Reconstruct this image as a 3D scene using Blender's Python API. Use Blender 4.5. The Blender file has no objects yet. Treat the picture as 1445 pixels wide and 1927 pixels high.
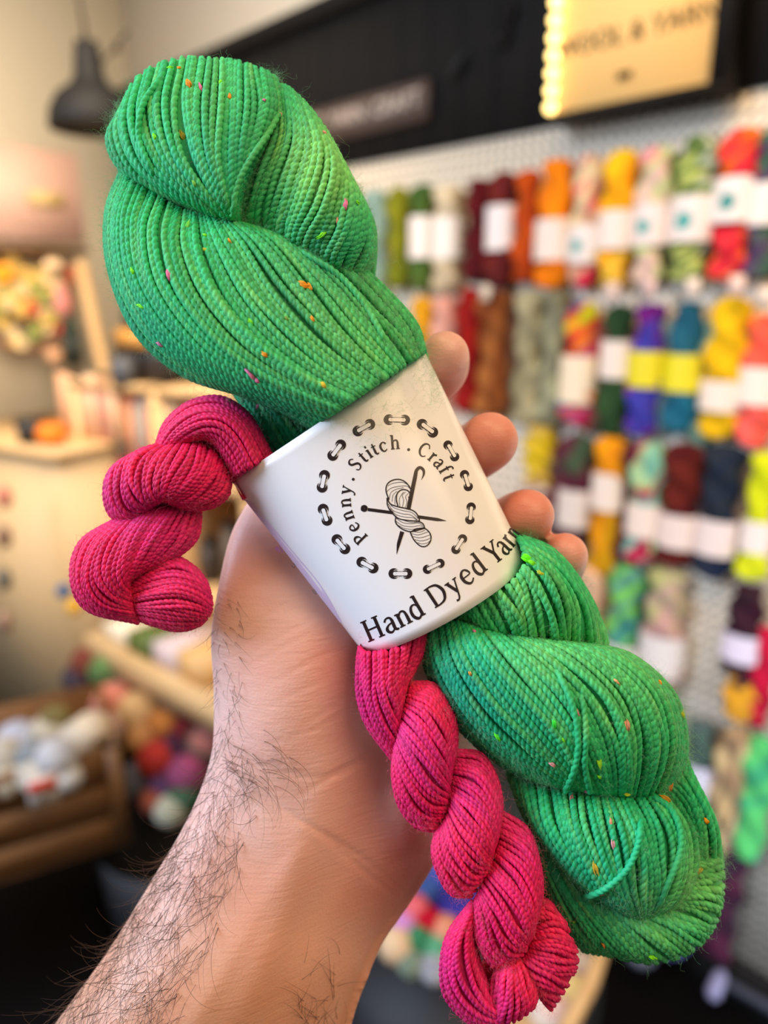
import bpy, math, random
import numpy as np
from mathutils import Vector, Matrix, Euler
from mathutils.bvhtree import BVHTree

# ------------------------------------------------------------------ camera, world, lights, exposure
rng = np.random.default_rng(7)
random.seed(7)
SC = bpy.context.scene
COL = SC.collection
F = 1400.0                      # focal length in pixels of the 1445 x 1927 frame
CX, CY = 722.5, 963.5
CAM = np.array([0.0, 0.0, 1.5])
PITCH, YAW = 16.0, 46.5
ROT = Euler((math.radians(90 - PITCH), 0, math.radians(YAW))).to_matrix()
RM = np.array(ROT)

cd = bpy.data.cameras.new('camera')
cam = bpy.data.objects.new('camera', cd)
COL.objects.link(cam)
cam.location = CAM
cam.rotation_euler = ROT.to_euler()
cd.sensor_fit = 'VERTICAL'
cd.sensor_height = 36.0
cd.sensor_width = 27.0
cd.lens = F / 1927.0 * 36.0
cd.clip_start = 0.01
cd.dof.use_dof = True
cd.dof.focus_distance = 0.206
cd.dof.aperture_fstop = 5.2
SC.camera = cam

SC.view_settings.view_transform = 'Standard'
SC.view_settings.look = 'None'
SC.view_settings.gamma = 1.0
SC.view_settings.use_curve_mapping = False
SC.view_settings.exposure = -0.1
SC.cycles.max_bounces = 6
SC.cycles.transparent_max_bounces = 6

w = bpy.data.worlds.new('room_light')
SC.world = w
w.use_nodes = True
w.node_tree.nodes['Background'].inputs[0].default_value = (1.0, 0.90, 0.78, 1)
w.node_tree.nodes['Background'].inputs[1].default_value = 0.25


def area(name, loc, target, size, power, color, sy=None, spread=180):
    ld = bpy.data.lights.new(name, 'AREA')
    ld.shape = 'RECTANGLE'
    ld.size = size
    ld.size_y = sy or size
    ld.energy = power
    ld.spread = math.radians(spread)
    ld.color = color
    o = bpy.data.objects.new(name, ld)
    COL.objects.link(o)
    o.location = loc
    o.rotation_euler = (Vector(target) - Vector(loc)).to_track_quat('-Z', 'Y').to_euler()
    return o


def cw(x, y, z):
    """camera axes (right, up, towards the back) to world metres"""
    return CAM + RM @ np.array([x, y, z])


HANDPOS = cw(0, 0, -0.21)
area('window_daylight', cw(-1.9, 0.8, 0.32), HANDPOS, 1.2, 98, (0.62, 0.76, 1.0), 1.5)
area('ceiling_lamp_panel', (0.9, 0.2, 2.8), (-0.3, 0.7, 1.2), 1.2, 27, (1.0, 0.68, 0.38))
area('left_wall_fill', (-1.5, 0.35, 2.5), (-3.0, 0.95, 1.1), 1.3, 32, (1.0, 0.82, 0.60), spread=110)  # unseen fill light, added to brighten the cream left wall
area('pegboard_warm_fill', (-0.2, 0.1, 2.7), (0.3, 1.47, 1.5), 0.6, 12, (1.0, 0.70, 0.40), spread=100)  # added warm fill for the upper pegboard, no visible fitting
area('pegboard_cool_fill', (1.5, 0.3, 0.9), (0.75, 1.47, 0.55), 0.9, 20, (0.70, 0.82, 1.0), spread=80)  # unseen cool fill, added to turn the lower pegboard bluish
gl = bpy.data.lights.new('pendant_bulb', 'POINT')
gl.energy = 1.6
gl.color = (1.0, 0.66, 0.34)
gl.shadow_soft_size = 0.06
glo = bpy.data.objects.new('pendant_bulb', gl)
COL.objects.link(glo)
glo.location = cw(-0.741, 0.90, -1.9)


# ------------------------------------------------------------------ helpers
def ray(px, py):
    d = RM @ np.array([(px - CX) / F, -(py - CY) / F, -1.0])
    return d


def P(px, py, d):
    """pixel + distance in mm along the view axis -> world point(s)"""
    px, py, d = np.broadcast_arrays(np.asarray(px, float), np.asarray(py, float), np.asarray(d, float))
    c = np.stack([(px - CX) / F * d, -(py - CY) / F * d, -d], -1) / 1000.0
    return c @ RM.T + CAM


def proj(p):
    c = (np.asarray(p) - CAM) @ RM
    return CX + F * c[..., 0] / -c[..., 2], CY - F * c[..., 1] / -c[..., 2]


def on_y(px, py, Y):
    d = ray(px, py)
    return CAM + d * (Y / d[1])


def on_x(px, py, X):
    d = ray(px, py)
    return CAM + d * (X / d[0])


def s2l(c):
    c = np.asarray(c, float) / 255.0
    return np.where(c <= 0.04045, c / 12.92, ((c + 0.055) / 1.055) ** 2.4)


def link(o, parent=None):
    COL.objects.link(o)
    if parent is not None:
        o.parent = parent
    return o


def empty(name, loc, label=None, cat=None, group=None):
    o = bpy.data.objects.new(name, None)
    o.empty_display_size = 0.02
    COL.objects.link(o)
    o.location = loc
    tag(o, label, cat, group)
    return o


def tag(o, label=None, cat=None, group=None, kind=None):
    if label:
        o['label'] = label
    if cat:
        o['category'] = cat
    if group:
        o['group'] = group
    if kind:
        o['kind'] = kind
    return o


def mesh_np(name, V, Fa, mat, parent=None, cols=None, smooth=True, fmat=None):
    """V (n,3) world; Fa (m,k) array of faces or list of such arrays"""
    V = np.asarray(V, float)
    if parent is not None:
        org = np.array(parent.matrix_world.translation) if parent.parent else np.array(parent.location)
        if parent.type == 'MESH' or parent.parent:
            org = np.array(parent.get('_org', org))
    else:
        org = V.mean(0)
        org[2] = V[:, 2].min()
    if isinstance(Fa, np.ndarray):
        Fa = [Fa]
    me = bpy.data.meshes.new(name)
    V2 = V - org
    me.vertices.add(len(V2))
    me.vertices.foreach_set('co', V2.astype(np.float32).ravel())
    nl = sum(f.size for f in Fa)
    npoly = sum(len(f) for f in Fa)
    me.loops.add(nl)
    me.loops.foreach_set('vertex_index', np.concatenate([f.ravel() for f in Fa]).astype(np.int32))
    me.polygons.add(npoly)
    st, k = [], 0
    for f in Fa:
        st.append(k + np.arange(len(f)) * f.shape[1])
        k += f.size
    me.polygons.foreach_set('loop_start', np.concatenate(st).astype(np.int32))
    me.update(calc_edges=True)
    me.validate()
    if smooth:
        me.polygons.foreach_set('use_smooth', np.ones(len(me.polygons), bool))
    if cols is not None:
        a = me.color_attributes.new('dye', 'FLOAT_COLOR', 'POINT')
        c4 = np.ones((len(V), 4), np.float32)
        c4[:, :3] = cols
        a.data.foreach_set('color', c4.ravel())
    mats = mat if isinstance(mat, list) else [mat]
    for m in mats:
        me.materials.append(m)
    if fmat is not None:
        me.polygons.foreach_set('material_index', np.asarray(fmat, np.int32))
    me.update()
    o = bpy.data.objects.new(name, me)
    link(o, parent)
    if parent is None:
        o.location = org
    elif parent.type == 'MESH':
        pass
    o['_org'] = list(org)
    return o


class MB:
    """collects simple shapes, then links them as one mesh"""

    def __init__(s):
        s.v, s.f, s.c, s.n = [], {}, [], 0
        s.m = {}

    def add(s, V, Fa, col=(1, 1, 1), mi=0):
        V = np.asarray(V, float)
        Fa = np.asarray(Fa)
        s.f.setdefault((Fa.shape[1], mi), []).append(Fa + s.n)
        s.v.append(V)
        c = np.asarray(col, float)
        s.c.append(np.broadcast_to(c, (len(V), 3)) if c.ndim == 1 else c)
        s.n += len(V)
        return s

    def box(s, o, ax, ay, az, col=(1, 1, 1), mi=0):
        o, ax, ay, az = map(lambda q: np.asarray(q, float), (o, ax, ay, az))
        V = [o + i * ax + j * ay + k * az for k in (0, 1) for j in (0, 1) for i in (0, 1)]
        return s.add(V, [[0, 2, 3, 1], [4, 5, 7, 6], [0, 1, 5, 4], [2, 6, 7, 3], [0, 4, 6, 2], [1, 3, 7, 5]], col, mi)

    def ball(s, c, r, col=(1, 1, 1), mi=0, n=14, sc=(1, 1, 1), wob=0.0):
        th = np.linspace(0, np.pi, n)
        ph = np.linspace(0, 2 * np.pi, 2 * n, endpoint=False)
        T, H = np.meshgrid(th, ph, indexing='ij')
        rr = r * (1 + wob * np.sin(5 * H + 3 * T) * np.sin(T))
        V = np.stack([rr * np.sin(T) * np.cos(H) * sc[0], rr * np.sin(T) * np.sin(H) * sc[1], rr * np.cos(T) * sc[2]], -1).reshape(-1, 3) + np.asarray(c)
        return s.add(V, grid_faces(n, 2 * n, False, True), col, mi)

    def tube(s, pts, r, col=(1, 1, 1), mi=0, n=8):
        V, Fa = tube_np(np.asarray(pts, float), np.broadcast_to(np.asarray(r, float), (len(pts),)), n)
        return s.add(V, Fa, col, mi)

    def cyl(s, c, ax, r0, r1, col=(1, 1, 1), mi=0, n=24):
        c, ax = np.asarray(c, float), np.asarray(ax, float)
        pts = np.array([c + ax * 0.0001, c, c + ax, c + ax * 0.9999])
        V, Fa = tube_np(np.array([c, c + ax * 1e-4, c + ax * 0.9999, c + ax]), np.array([1e-5, r0, r1, 1e-5]), n)
        return s.add(V, Fa, col, mi)

    def build(s, name, mat, parent=None, smooth=False):
        fa, fm = [], []
        for (k, mi), L in s.f.items():
            a = np.concatenate(L)
            fa.append(a)
            fm.append(np.full(len(a), mi))
        return mesh_np(name, np.concatenate(s.v), fa, mat, parent, np.concatenate(s.c), smooth, np.concatenate(fm))


def grid_faces(a, b, wa=False, wb=False):
    I, J = np.meshgrid(np.arange(a if wa else a - 1), np.arange(b if wb else b - 1), indexing='ij')
    i2, j2 = (I + 1) % a, (J + 1) % b
    return np.stack([I * b + J, I * b + j2, i2 * b + j2, i2 * b + J], -1).reshape(-1, 4)


def frames(pts):
    t = np.gradient(pts, axis=0)
    t /= np.linalg.norm(t, axis=1)[:, None] + 1e-12
    up = np.array([0.31, 0.17, 0.93])
    n = np.cross(t, up)
    n /= np.linalg.norm(n, axis=1)[:, None] + 1e-12
    b = np.cross(t, n)
    return t, n, b


def tube_np(pts, r, n=8):
    t, u, b = frames(pts)
    a = np.linspace(0, 2 * np.pi, n, endpoint=False)
    V = pts[:, None] + r[:, None, None] * (np.cos(a)[None, :, None] * u[:, None] + np.sin(a)[None, :, None] * b[:, None])
    return V.reshape(-1, 3), grid_faces(len(pts), n, False, True)


def catmull(pts, n):
    pts = np.asarray(pts, float)
    m = len(pts)
    if m == 2:
        u = np.linspace(0, 1, n)[:, None]
        return pts[0] * (1 - u) + pts[1] * u
    Q = np.concatenate([[2 * pts[0] - pts[1]], pts, [2 * pts[-1] - pts[-2]]])
    u = np.linspace(0, m - 1, n)
    i = np.minimum(u.astype(int), m - 2)
    f = (u - i).reshape((-1,) + (1,) * (pts.ndim - 1))
    a, b, c, d = Q[i], Q[i + 1], Q[i + 2], Q[i + 3]
    return 0.5 * (2 * b + (c - a) * f + (2 * a - 5 * b + 4 * c - d) * f ** 2 + (3 * b - a - 3 * c + d) * f ** 3)


# ------------------------------------------------------------------ materials
def mat(name, col=(0.8, 0.8, 0.8), rough=0.6, attr=False, sheen=0.0, bump=None, emit=None, metal=0.0, spec=0.5, noise=None):
    m = bpy.data.materials.new(name)
    m.use_nodes = True
    nt = m.node_tree
    b = nt.nodes['Principled BSDF']
    b.inputs['Base Color'].default_value = (*col, 1)
    b.inputs['Roughness'].default_value = rough
    b.inputs['Metallic'].default_value = metal
    b.inputs['Specular IOR Level'].default_value = spec
    src = None
    if attr:
        a = nt.nodes.new('ShaderNodeVertexColor')
        a.layer_name = 'dye'
        src = a.outputs[0]
    tc = nt.nodes.new('ShaderNodeTexCoord')
    if noise:
        sc, amt, c2 = noise
        n = nt.nodes.new('ShaderNodeTexNoise')
        n.inputs['Scale'].default_value = sc
        n.inputs['Detail'].default_value = 4
        nt.links.new(tc.outputs['Object'], n.inputs['Vector'])
        mx = nt.nodes.new('ShaderNodeMix')
        mx.data_type = 'RGBA'
        mr = nt.nodes.new('ShaderNodeMapRange')
        mr.inputs[1].default_value = 0.35
        mr.inputs[2].default_value = 0.7
        mr.inputs[4].default_value = amt
        nt.links.new(n.outputs[0], mr.inputs[0])
        nt.links.new(mr.outputs[0], mx.inputs[0])
        if src:
            nt.links.new(src, mx.inputs[6])
        else:
            mx.inputs[6].default_value = (*col, 1)
        mx.inputs[7].default_value = (*c2, 1)
        src = mx.outputs[2]
    if src:
        nt.links.new(src, b.inputs['Base Color'])
    if sheen:
        b.inputs['Sheen Weight'].default_value = sheen
        b.inputs['Sheen Roughness'].default_value = 0.4
        if src:
            nt.links.new(src, b.inputs['Sheen Tint'])
    if bump:
        sc, st, dist = bump
        n = nt.nodes.new('ShaderNodeTexNoise')
        n.inputs['Scale'].default_value = sc
        n.inputs['Detail'].default_value = 3
        nt.links.new(tc.outputs['Object'], n.inputs['Vector'])
        bp = nt.nodes.new('ShaderNodeBump')
        bp.inputs['Strength'].default_value = st
        bp.inputs['Distance'].default_value = dist
        nt.links.new(n.outputs[0], bp.inputs['Height'])
        nt.links.new(bp.outputs[0], b.inputs['Normal'])
    if emit:
        b.inputs['Emission Color'].default_value = (*emit[0], 1)
        b.inputs['Emission Strength'].default_value = emit[1]
    return m


M_YARN = mat('wool_yarn', rough=0.62, attr=True, sheen=0.25, spec=0.35, bump=(9000, 0.5, 0.00008))
M_FUZZ = mat('wool_fibre', rough=0.6, attr=True, spec=0.3)
M_HANK = mat('hanging_wool', rough=0.85, attr=True, sheen=0.2, bump=(160, 0.8, 0.004), spec=0.2)
M_PAINT = mat('matt_colour', rough=0.6, attr=True, bump=(60, 0.2, 0.002))
M_PAPER = mat('glossy_paper', (0.86, 0.86, 0.87), rough=0.2, bump=(60, 0.08, 0.0004))
M_INK = mat('black_ink', tuple(s2l((38, 24, 26))), rough=0.35)
M_STICK = mat('lavender_sticker', tuple(s2l((214, 200, 232))), rough=0.3)
M_PURPLE = mat('purple_ink', tuple(s2l((170, 80, 200))), rough=0.4)
M_GREY = mat('grey_ink', tuple(s2l((90, 90, 90))), rough=0.4)
M_BAND = mat('paper_band', (0.82, 0.76, 0.70), rough=0.5, attr=True)
M_WALL = mat('cream_wall_paint', tuple(s2l((226, 216, 196))), rough=0.8, bump=(30, 0.15, 0.002))
M_BLACKW = mat('black_wall_paint', tuple(s2l((30, 29, 28))), rough=0.8, spec=0.15, noise=(8, 0.4, tuple(s2l((24, 23, 23)))))
M_FLOOR = mat('dark_floor_tile', tuple(s2l((15, 12, 12))), rough=0.9, spec=0.1, noise=(6, 0.5, tuple(s2l((10, 9, 11)))))
M_BLACK = mat('black_metal', tuple(s2l((22, 21, 21))), rough=0.6, spec=0.2)
M_HAIR = mat('arm_hair', tuple(s2l((92, 66, 50))), rough=0.5, spec=0.3)


def wood(name, c1, c2, scale=6):
    m = bpy.data.materials.new(name)
    m.use_nodes = True
    nt = m.node_tree
    b = nt.nodes['Principled BSDF']
    b.inputs['Roughness'].default_value = 0.6
    tc = nt.nodes.new('ShaderNodeTexCoord')
    wv = nt.nodes.new('ShaderNodeTexNoise')
    mp = nt.nodes.new('ShaderNodeMapping')
    mp.inputs['Scale'].default_value = (2, 2, 30)
    wv.inputs['Scale'].default_value = scale
    wv.inputs['Detail'].default_value = 5
    cr = nt.nodes.new('ShaderNodeValToRGB')
    cr.color_ramp.elements[0].color = (*s2l(c1), 1)
    cr.color_ramp.elements[1].color = (*s2l(c2), 1)
    cr.color_ramp.elements[0].position = 0.35
    cr.color_ramp.elements[1].position = 0.65
    nt.links.new(tc.outputs['Object'], mp.inputs[0])
    nt.links.new(mp.outputs[0], wv.inputs['Vector'])
    nt.links.new(wv.outputs[0], cr.inputs[0])
    nt.links.new(cr.outputs[0], b.inputs['Base Color'])
    return m


M_WOOD = wood('pine_wood', (222, 184, 130), (204, 160, 104))
M_CRATE = wood('brown_crate_wood', (128, 88, 48), (96, 62, 30))


def pegboard_mat():
    m = bpy.data.materials.new('pegboard')
    m.use_nodes = True
    nt = m.node_tree
    b = nt.nodes['Principled BSDF']
    b.inputs['Roughness'].default_value = 0.55
    tc = nt.nodes.new('ShaderNodeTexCoord')
    sx = nt.nodes.new('ShaderNodeSeparateXYZ')
    nt.links.new(tc.outputs['Object'], sx.inputs[0])
    prev = None
    terms = []
    for k in (0, 2):
        md = nt.nodes.new('ShaderNodeMath'); md.operation = 'MULTIPLY'; md.inputs[1].default_value = 1 / 0.025
        nt.links.new(sx.outputs[k], md.inputs[0])
        fr = nt.nodes.new('ShaderNodeMath'); fr.operation = 'FRACT'
        nt.links.new(md.outputs[0], fr.inputs[0])
        sb = nt.nodes.new('ShaderNodeMath'); sb.operation = 'SUBTRACT'; sb.inputs[1].default_value = 0.5
        nt.links.new(fr.outputs[0], sb.inputs[0])
        sq = nt.nodes.new('ShaderNodeMath'); sq.operation = 'POWER'; sq.inputs[1].default_value = 2
        nt.links.new(sb.outputs[0], sq.inputs[0])
        terms.append(sq)
    ad = nt.nodes.new('ShaderNodeMath'); ad.operation = 'ADD'
    nt.links.new(terms[0].outputs[0], ad.inputs[0]); nt.links.new(terms[1].outputs[0], ad.inputs[1])
    lt = nt.nodes.new('ShaderNodeMath'); lt.operation = 'LESS_THAN'; lt.inputs[1].default_value = 0.045
    nt.links.new(ad.outputs[0], lt.inputs[0])
    mx = nt.nodes.new('ShaderNodeMix'); mx.data_type = 'RGBA'
    mx.inputs[6].default_value = (*s2l((234, 222, 200)), 1)
    mx.inputs[7].default_value = (*s2l((60, 50, 40)), 1)
    nt.links.new(lt.outputs[0], mx.inputs[0])
    nt.links.new(mx.outputs[2], b.inputs['Base Color'])
    return m


M_PEG = pegboard_mat()


def skin_mat():
    m = bpy.data.materials.new('skin')
    m.use_nodes = True
    nt = m.node_tree
    b = nt.nodes['Principled BSDF']
    b.inputs['Roughness'].default_value = 0.40
    b.inputs['Specular IOR Level'].default_value = 0.45
    b.inputs['Subsurface Weight'].default_value = 0.25
    b.inputs['Subsurface Scale'].default_value = 0.004
    b.inputs['Subsurface Radius'].default_value = (1.0, 0.35, 0.2)
    a = nt.nodes.new('ShaderNodeVertexColor'); a.layer_name = 'dye'
    tc = nt.nodes.new('ShaderNodeTexCoord')
    n = nt.nodes.new('ShaderNodeTexNoise'); n.inputs['Scale'].default_value = 55; n.inputs['Detail'].default_value = 6
    nt.links.new(tc.outputs['Object'], n.inputs['Vector'])
    hs = nt.nodes.new('ShaderNodeMix'); hs.data_type = 'RGBA'; hs.blend_type = 'MULTIPLY'
    cr = nt.nodes.new('ShaderNodeValToRGB')
    cr.color_ramp.elements[0].color = (1.0, 0.86, 0.80, 1); cr.color_ramp.elements[0].position = 0.35
    cr.color_ramp.elements[1].color = (1, 1, 1, 1); cr.color_ramp.elements[1].position = 0.62
    nt.links.new(n.outputs[0], cr.inputs[0])
    hs.inputs[0].default_value = 0.7
    nt.links.new(a.outputs[0], hs.inputs[6]); nt.links.new(cr.outputs[0], hs.inputs[7])
    nt.links.new(hs.outputs[2], b.inputs['Base Color'])
    # fine skin relief: small cells plus stretched furrows
    v = nt.nodes.new('ShaderNodeTexVoronoi'); v.inputs['Scale'].default_value = 1500
    nt.links.new(tc.outputs['Object'], v.inputs['Vector'])
    mp = nt.nodes.new('ShaderNodeMapping'); mp.inputs['Rotation'].default_value = (0.4, 0.9, 0.5); mp.inputs['Scale'].default_value = (1, 1, 7)
    n2 = nt.nodes.new('ShaderNodeTexNoise'); n2.inputs['Scale'].default_value = 130; n2.inputs['Detail'].default_value = 5
    nt.links.new(tc.outputs['Object'], mp.inputs[0]); nt.links.new(mp.outputs[0], n2.inputs['Vector'])
    ad = nt.nodes.new('ShaderNodeMath'); ad.operation = 'MULTIPLY_ADD'; ad.inputs[1].default_value = 0.25
    nt.links.new(v.outputs['Distance'], ad.inputs[0]); nt.links.new(n2.outputs[0], ad.inputs[2])
    bp = nt.nodes.new('ShaderNodeBump'); bp.inputs['Strength'].default_value = 0.35; bp.inputs['Distance'].default_value = 0.0006
    nt.links.new(ad.outputs[0], bp.inputs['Height']); nt.links.new(bp.outputs[0], b.inputs['Normal'])
    return m


M_SKIN = skin_mat()

# ------------------------------------------------------------------ room shell
D = 1.47        # pegboard wall
LX = -3.0       # left wall
b = MB(); b.box((-6, -3, -0.05), (9, 0, 0), (0, 5.5, 0), (0, 0, 0.05))
tag(b.build('floor', M_FLOOR), kind='structure')
b = MB(); b.box((LX - 0.1, D + 0.02, 0), (5.5, 0, 0), (0, 0.1, 0), (0, 0, 3.4))
tag(b.build('wall_right', M_WALL), kind='structure')
b = MB(); b.box((LX - 0.1, -2.5, 0), (0.1, 0, 0), (0, D + 2.6, 0), (0, 0, 3.4))
tag(b.build('wall_left', M_WALL), kind='structure')
ztop = on_y(657, 314, D)[2]
zblk = 0.5 * (on_y(387, 111, D)[2] + on_y(659, 0, D)[2])
xl = on_y(214, 170, D)[0]
b = MB(); b.box((xl, D - 0.012, 0.1), (2.4 - xl, 0, 0), (0, 0.03, 0), (0, 0, ztop - 0.1))
tag(b.build('wall_panel', M_PEG), kind='structure')
b = MB(); b.box((xl, D - 0.02, ztop), (2.4 - xl, 0, 0), (0, 0.04, 0), (0, 0, zblk - ztop))
for k in range(40):
    x = xl + 0.1 * k
    if x < 2.3:
        b.box((x, D - 0.024, ztop), (0.012, 0, 0), (0, 0.01, 0), (0, 0, zblk - ztop))
b.box((xl, D - 0.05, zblk - 0.035), (2.4 - xl, 0, 0), (0, 0.05, 0), (0, 0, 0.04))
tag(b.build('wall_signboard', M_BLACKW), kind='structure')
b = MB(); b.box((LX, D - 0.03, 0), (5.4, 0, 0), (0, 0.05, 0), (0, 0, 0.11))
tag(b.build('baseboard_right', M_BLACKW), kind='structure')


# ------------------------------------------------------------------ background: hanks on the pegboard
def vnoise(x, y, seed):
    r = np.random.default_rng(seed)
    o = np.zeros_like(x)
    for k in range(4):
        a, bb, c = r.uniform(-1, 1, 3)
        o += np.sin(x * (3 + 4 * k) * (0.6 + abs(a)) + y * (1 + k) * np.sign(bb) + c * 9) / (1 + 0.5 * k)
    return o / 2.2


GH = 'yarn hanks hung on the pegboard wall'
hank_count = [0]


def hank(cx, y0, y1, wpx, cols, label, band=None, bcol=(236, 222, 212), logo=None, turns=2.2, Yo=0.05, seed=None):
    hank_count[0] += 1
    seed = seed or hank_count[0] * 13
    Y = D - Yo
    p0 = on_y(cx, y0, Y)
    def zat(py):
        lo, hi = -0.3, 2.6
        for _ in range(40):
            mid = (lo + hi) / 2
            if proj(np.array([p0[0], Y, mid]))[1] > py:
                lo = mid
            else:
                hi = mid
        return mid
    z0, z1 = p0[2], zat(y1)
    dist = -((p0 - CAM) @ RM)[2]
    W = wpx / F * dist * 1.1
    e = empty('yarn_hank', (p0[0], Y, z1), label, 'yarn', GH)
    nu, nt_ = 90, 66
    u = np.linspace(0, 1, nu)
    th = np.linspace(0, 2 * np.pi, nt_, endpoint=False)
    U, T = np.meshgrid(u, th, indexing='ij')
    al = 2 * np.pi * turns * U * 0.4 + seed
    env = np.clip(np.minimum(U, 1 - U) / 0.075, 0, 1)
    env = np.sqrt(1 - (1 - env) ** 2) * (0.95 + 0.1 * np.sin(U * 7 + seed))
    if band:
        ub = ((z0 - zat((band[0] + band[1]) / 2)) / (z0 - z1))
        env = env * (1 - 0.07 * np.exp(-((U - ub) / 0.12) ** 2))
    R = W / 2 * env * (0.86 + 0.16 * np.cos(2 * (T - al * 2)) + 0.02 * np.cos(22 * (T - al * 2.6))) * 1.04
    V = np.stack([p0[0] + R * np.cos(T), Y + R * np.sin(T) * 0.75, z0 + (z1 - z0) * U], -1).reshape(-1, 3)
    cs = np.array([s2l(c) for c in cols])
    if len(cs) > 1:
        q = vnoise(U * 1.3, T + U * 6, seed) * 0.5 + 0.5 + (U - 0.5) * 0.5
        q = np.clip(q, 0, 0.999) * (len(cs) - 1)
        i = q.astype(int)
        f = np.clip((q - i - 0.3) / 0.4, 0, 1)[..., None]
        C = cs[i] * (1 - f) + cs[np.minimum(i + 1, len(cs) - 1)] * f
    else:
        C = np.broadcast_to(cs[0], U.shape + (3,)) * (0.9 + 0.2 * (vnoise(U * 3, T, seed) * 0.5 + 0.5))[..., None]
    mesh_np('hank_yarn', V, grid_faces(nu, nt_, False, True), M_HANK, e, C.reshape(-1, 3))
    if band:
        zb0, zb1 = zat(band[0]), zat(band[1])
        m = MB()
        n = 28
        a = np.linspace(0, 2 * np.pi, n, endpoint=False)
        rx, ry = W * 0.52, W * 0.415
        V = []
        for z in np.linspace(zb0, zb1, 4):
            V += [[p0[0] + rx * math.cos(t), Y + ry * math.sin(t), z] for t in a]
        m.add(V, grid_faces(4, n, False, True), s2l(bcol))
        m.build('paper_band', M_BAND, e, True)
        if logo:
            m = MB()
            zc = zb0 * 0.45 + zb1 * 0.55
            for j in range(10):
                for rr, k0 in ((W * 0.17, 0),):
                    a0, a1 = 2 * np.pi * j / 10, 2 * np.pi * (j + 1) / 10
            # a round seal wrapped on the front of the band
            n = 20
            V = [[p0[0] - W * .03, Y - ry * 1.03, zc]]
            for t in np.linspace(0, 2 * np.pi, n, endpoint=False):
                dx = W * 0.19 * math.cos(t) - W * .03
                V.append([p0[0] + dx, Y - ry * 1.03 * math.sqrt(max(0, 1 - (dx / rx) ** 2)), zc + W * 0.19 * math.sin(t)])
            m.add(V, [[0, 1 + k, 1 + (k + 1) % n] for k in range(n)], s2l(logo))
            m.build('round_seal', M_BAND, e)
    # hook it hangs from
    return e


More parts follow.
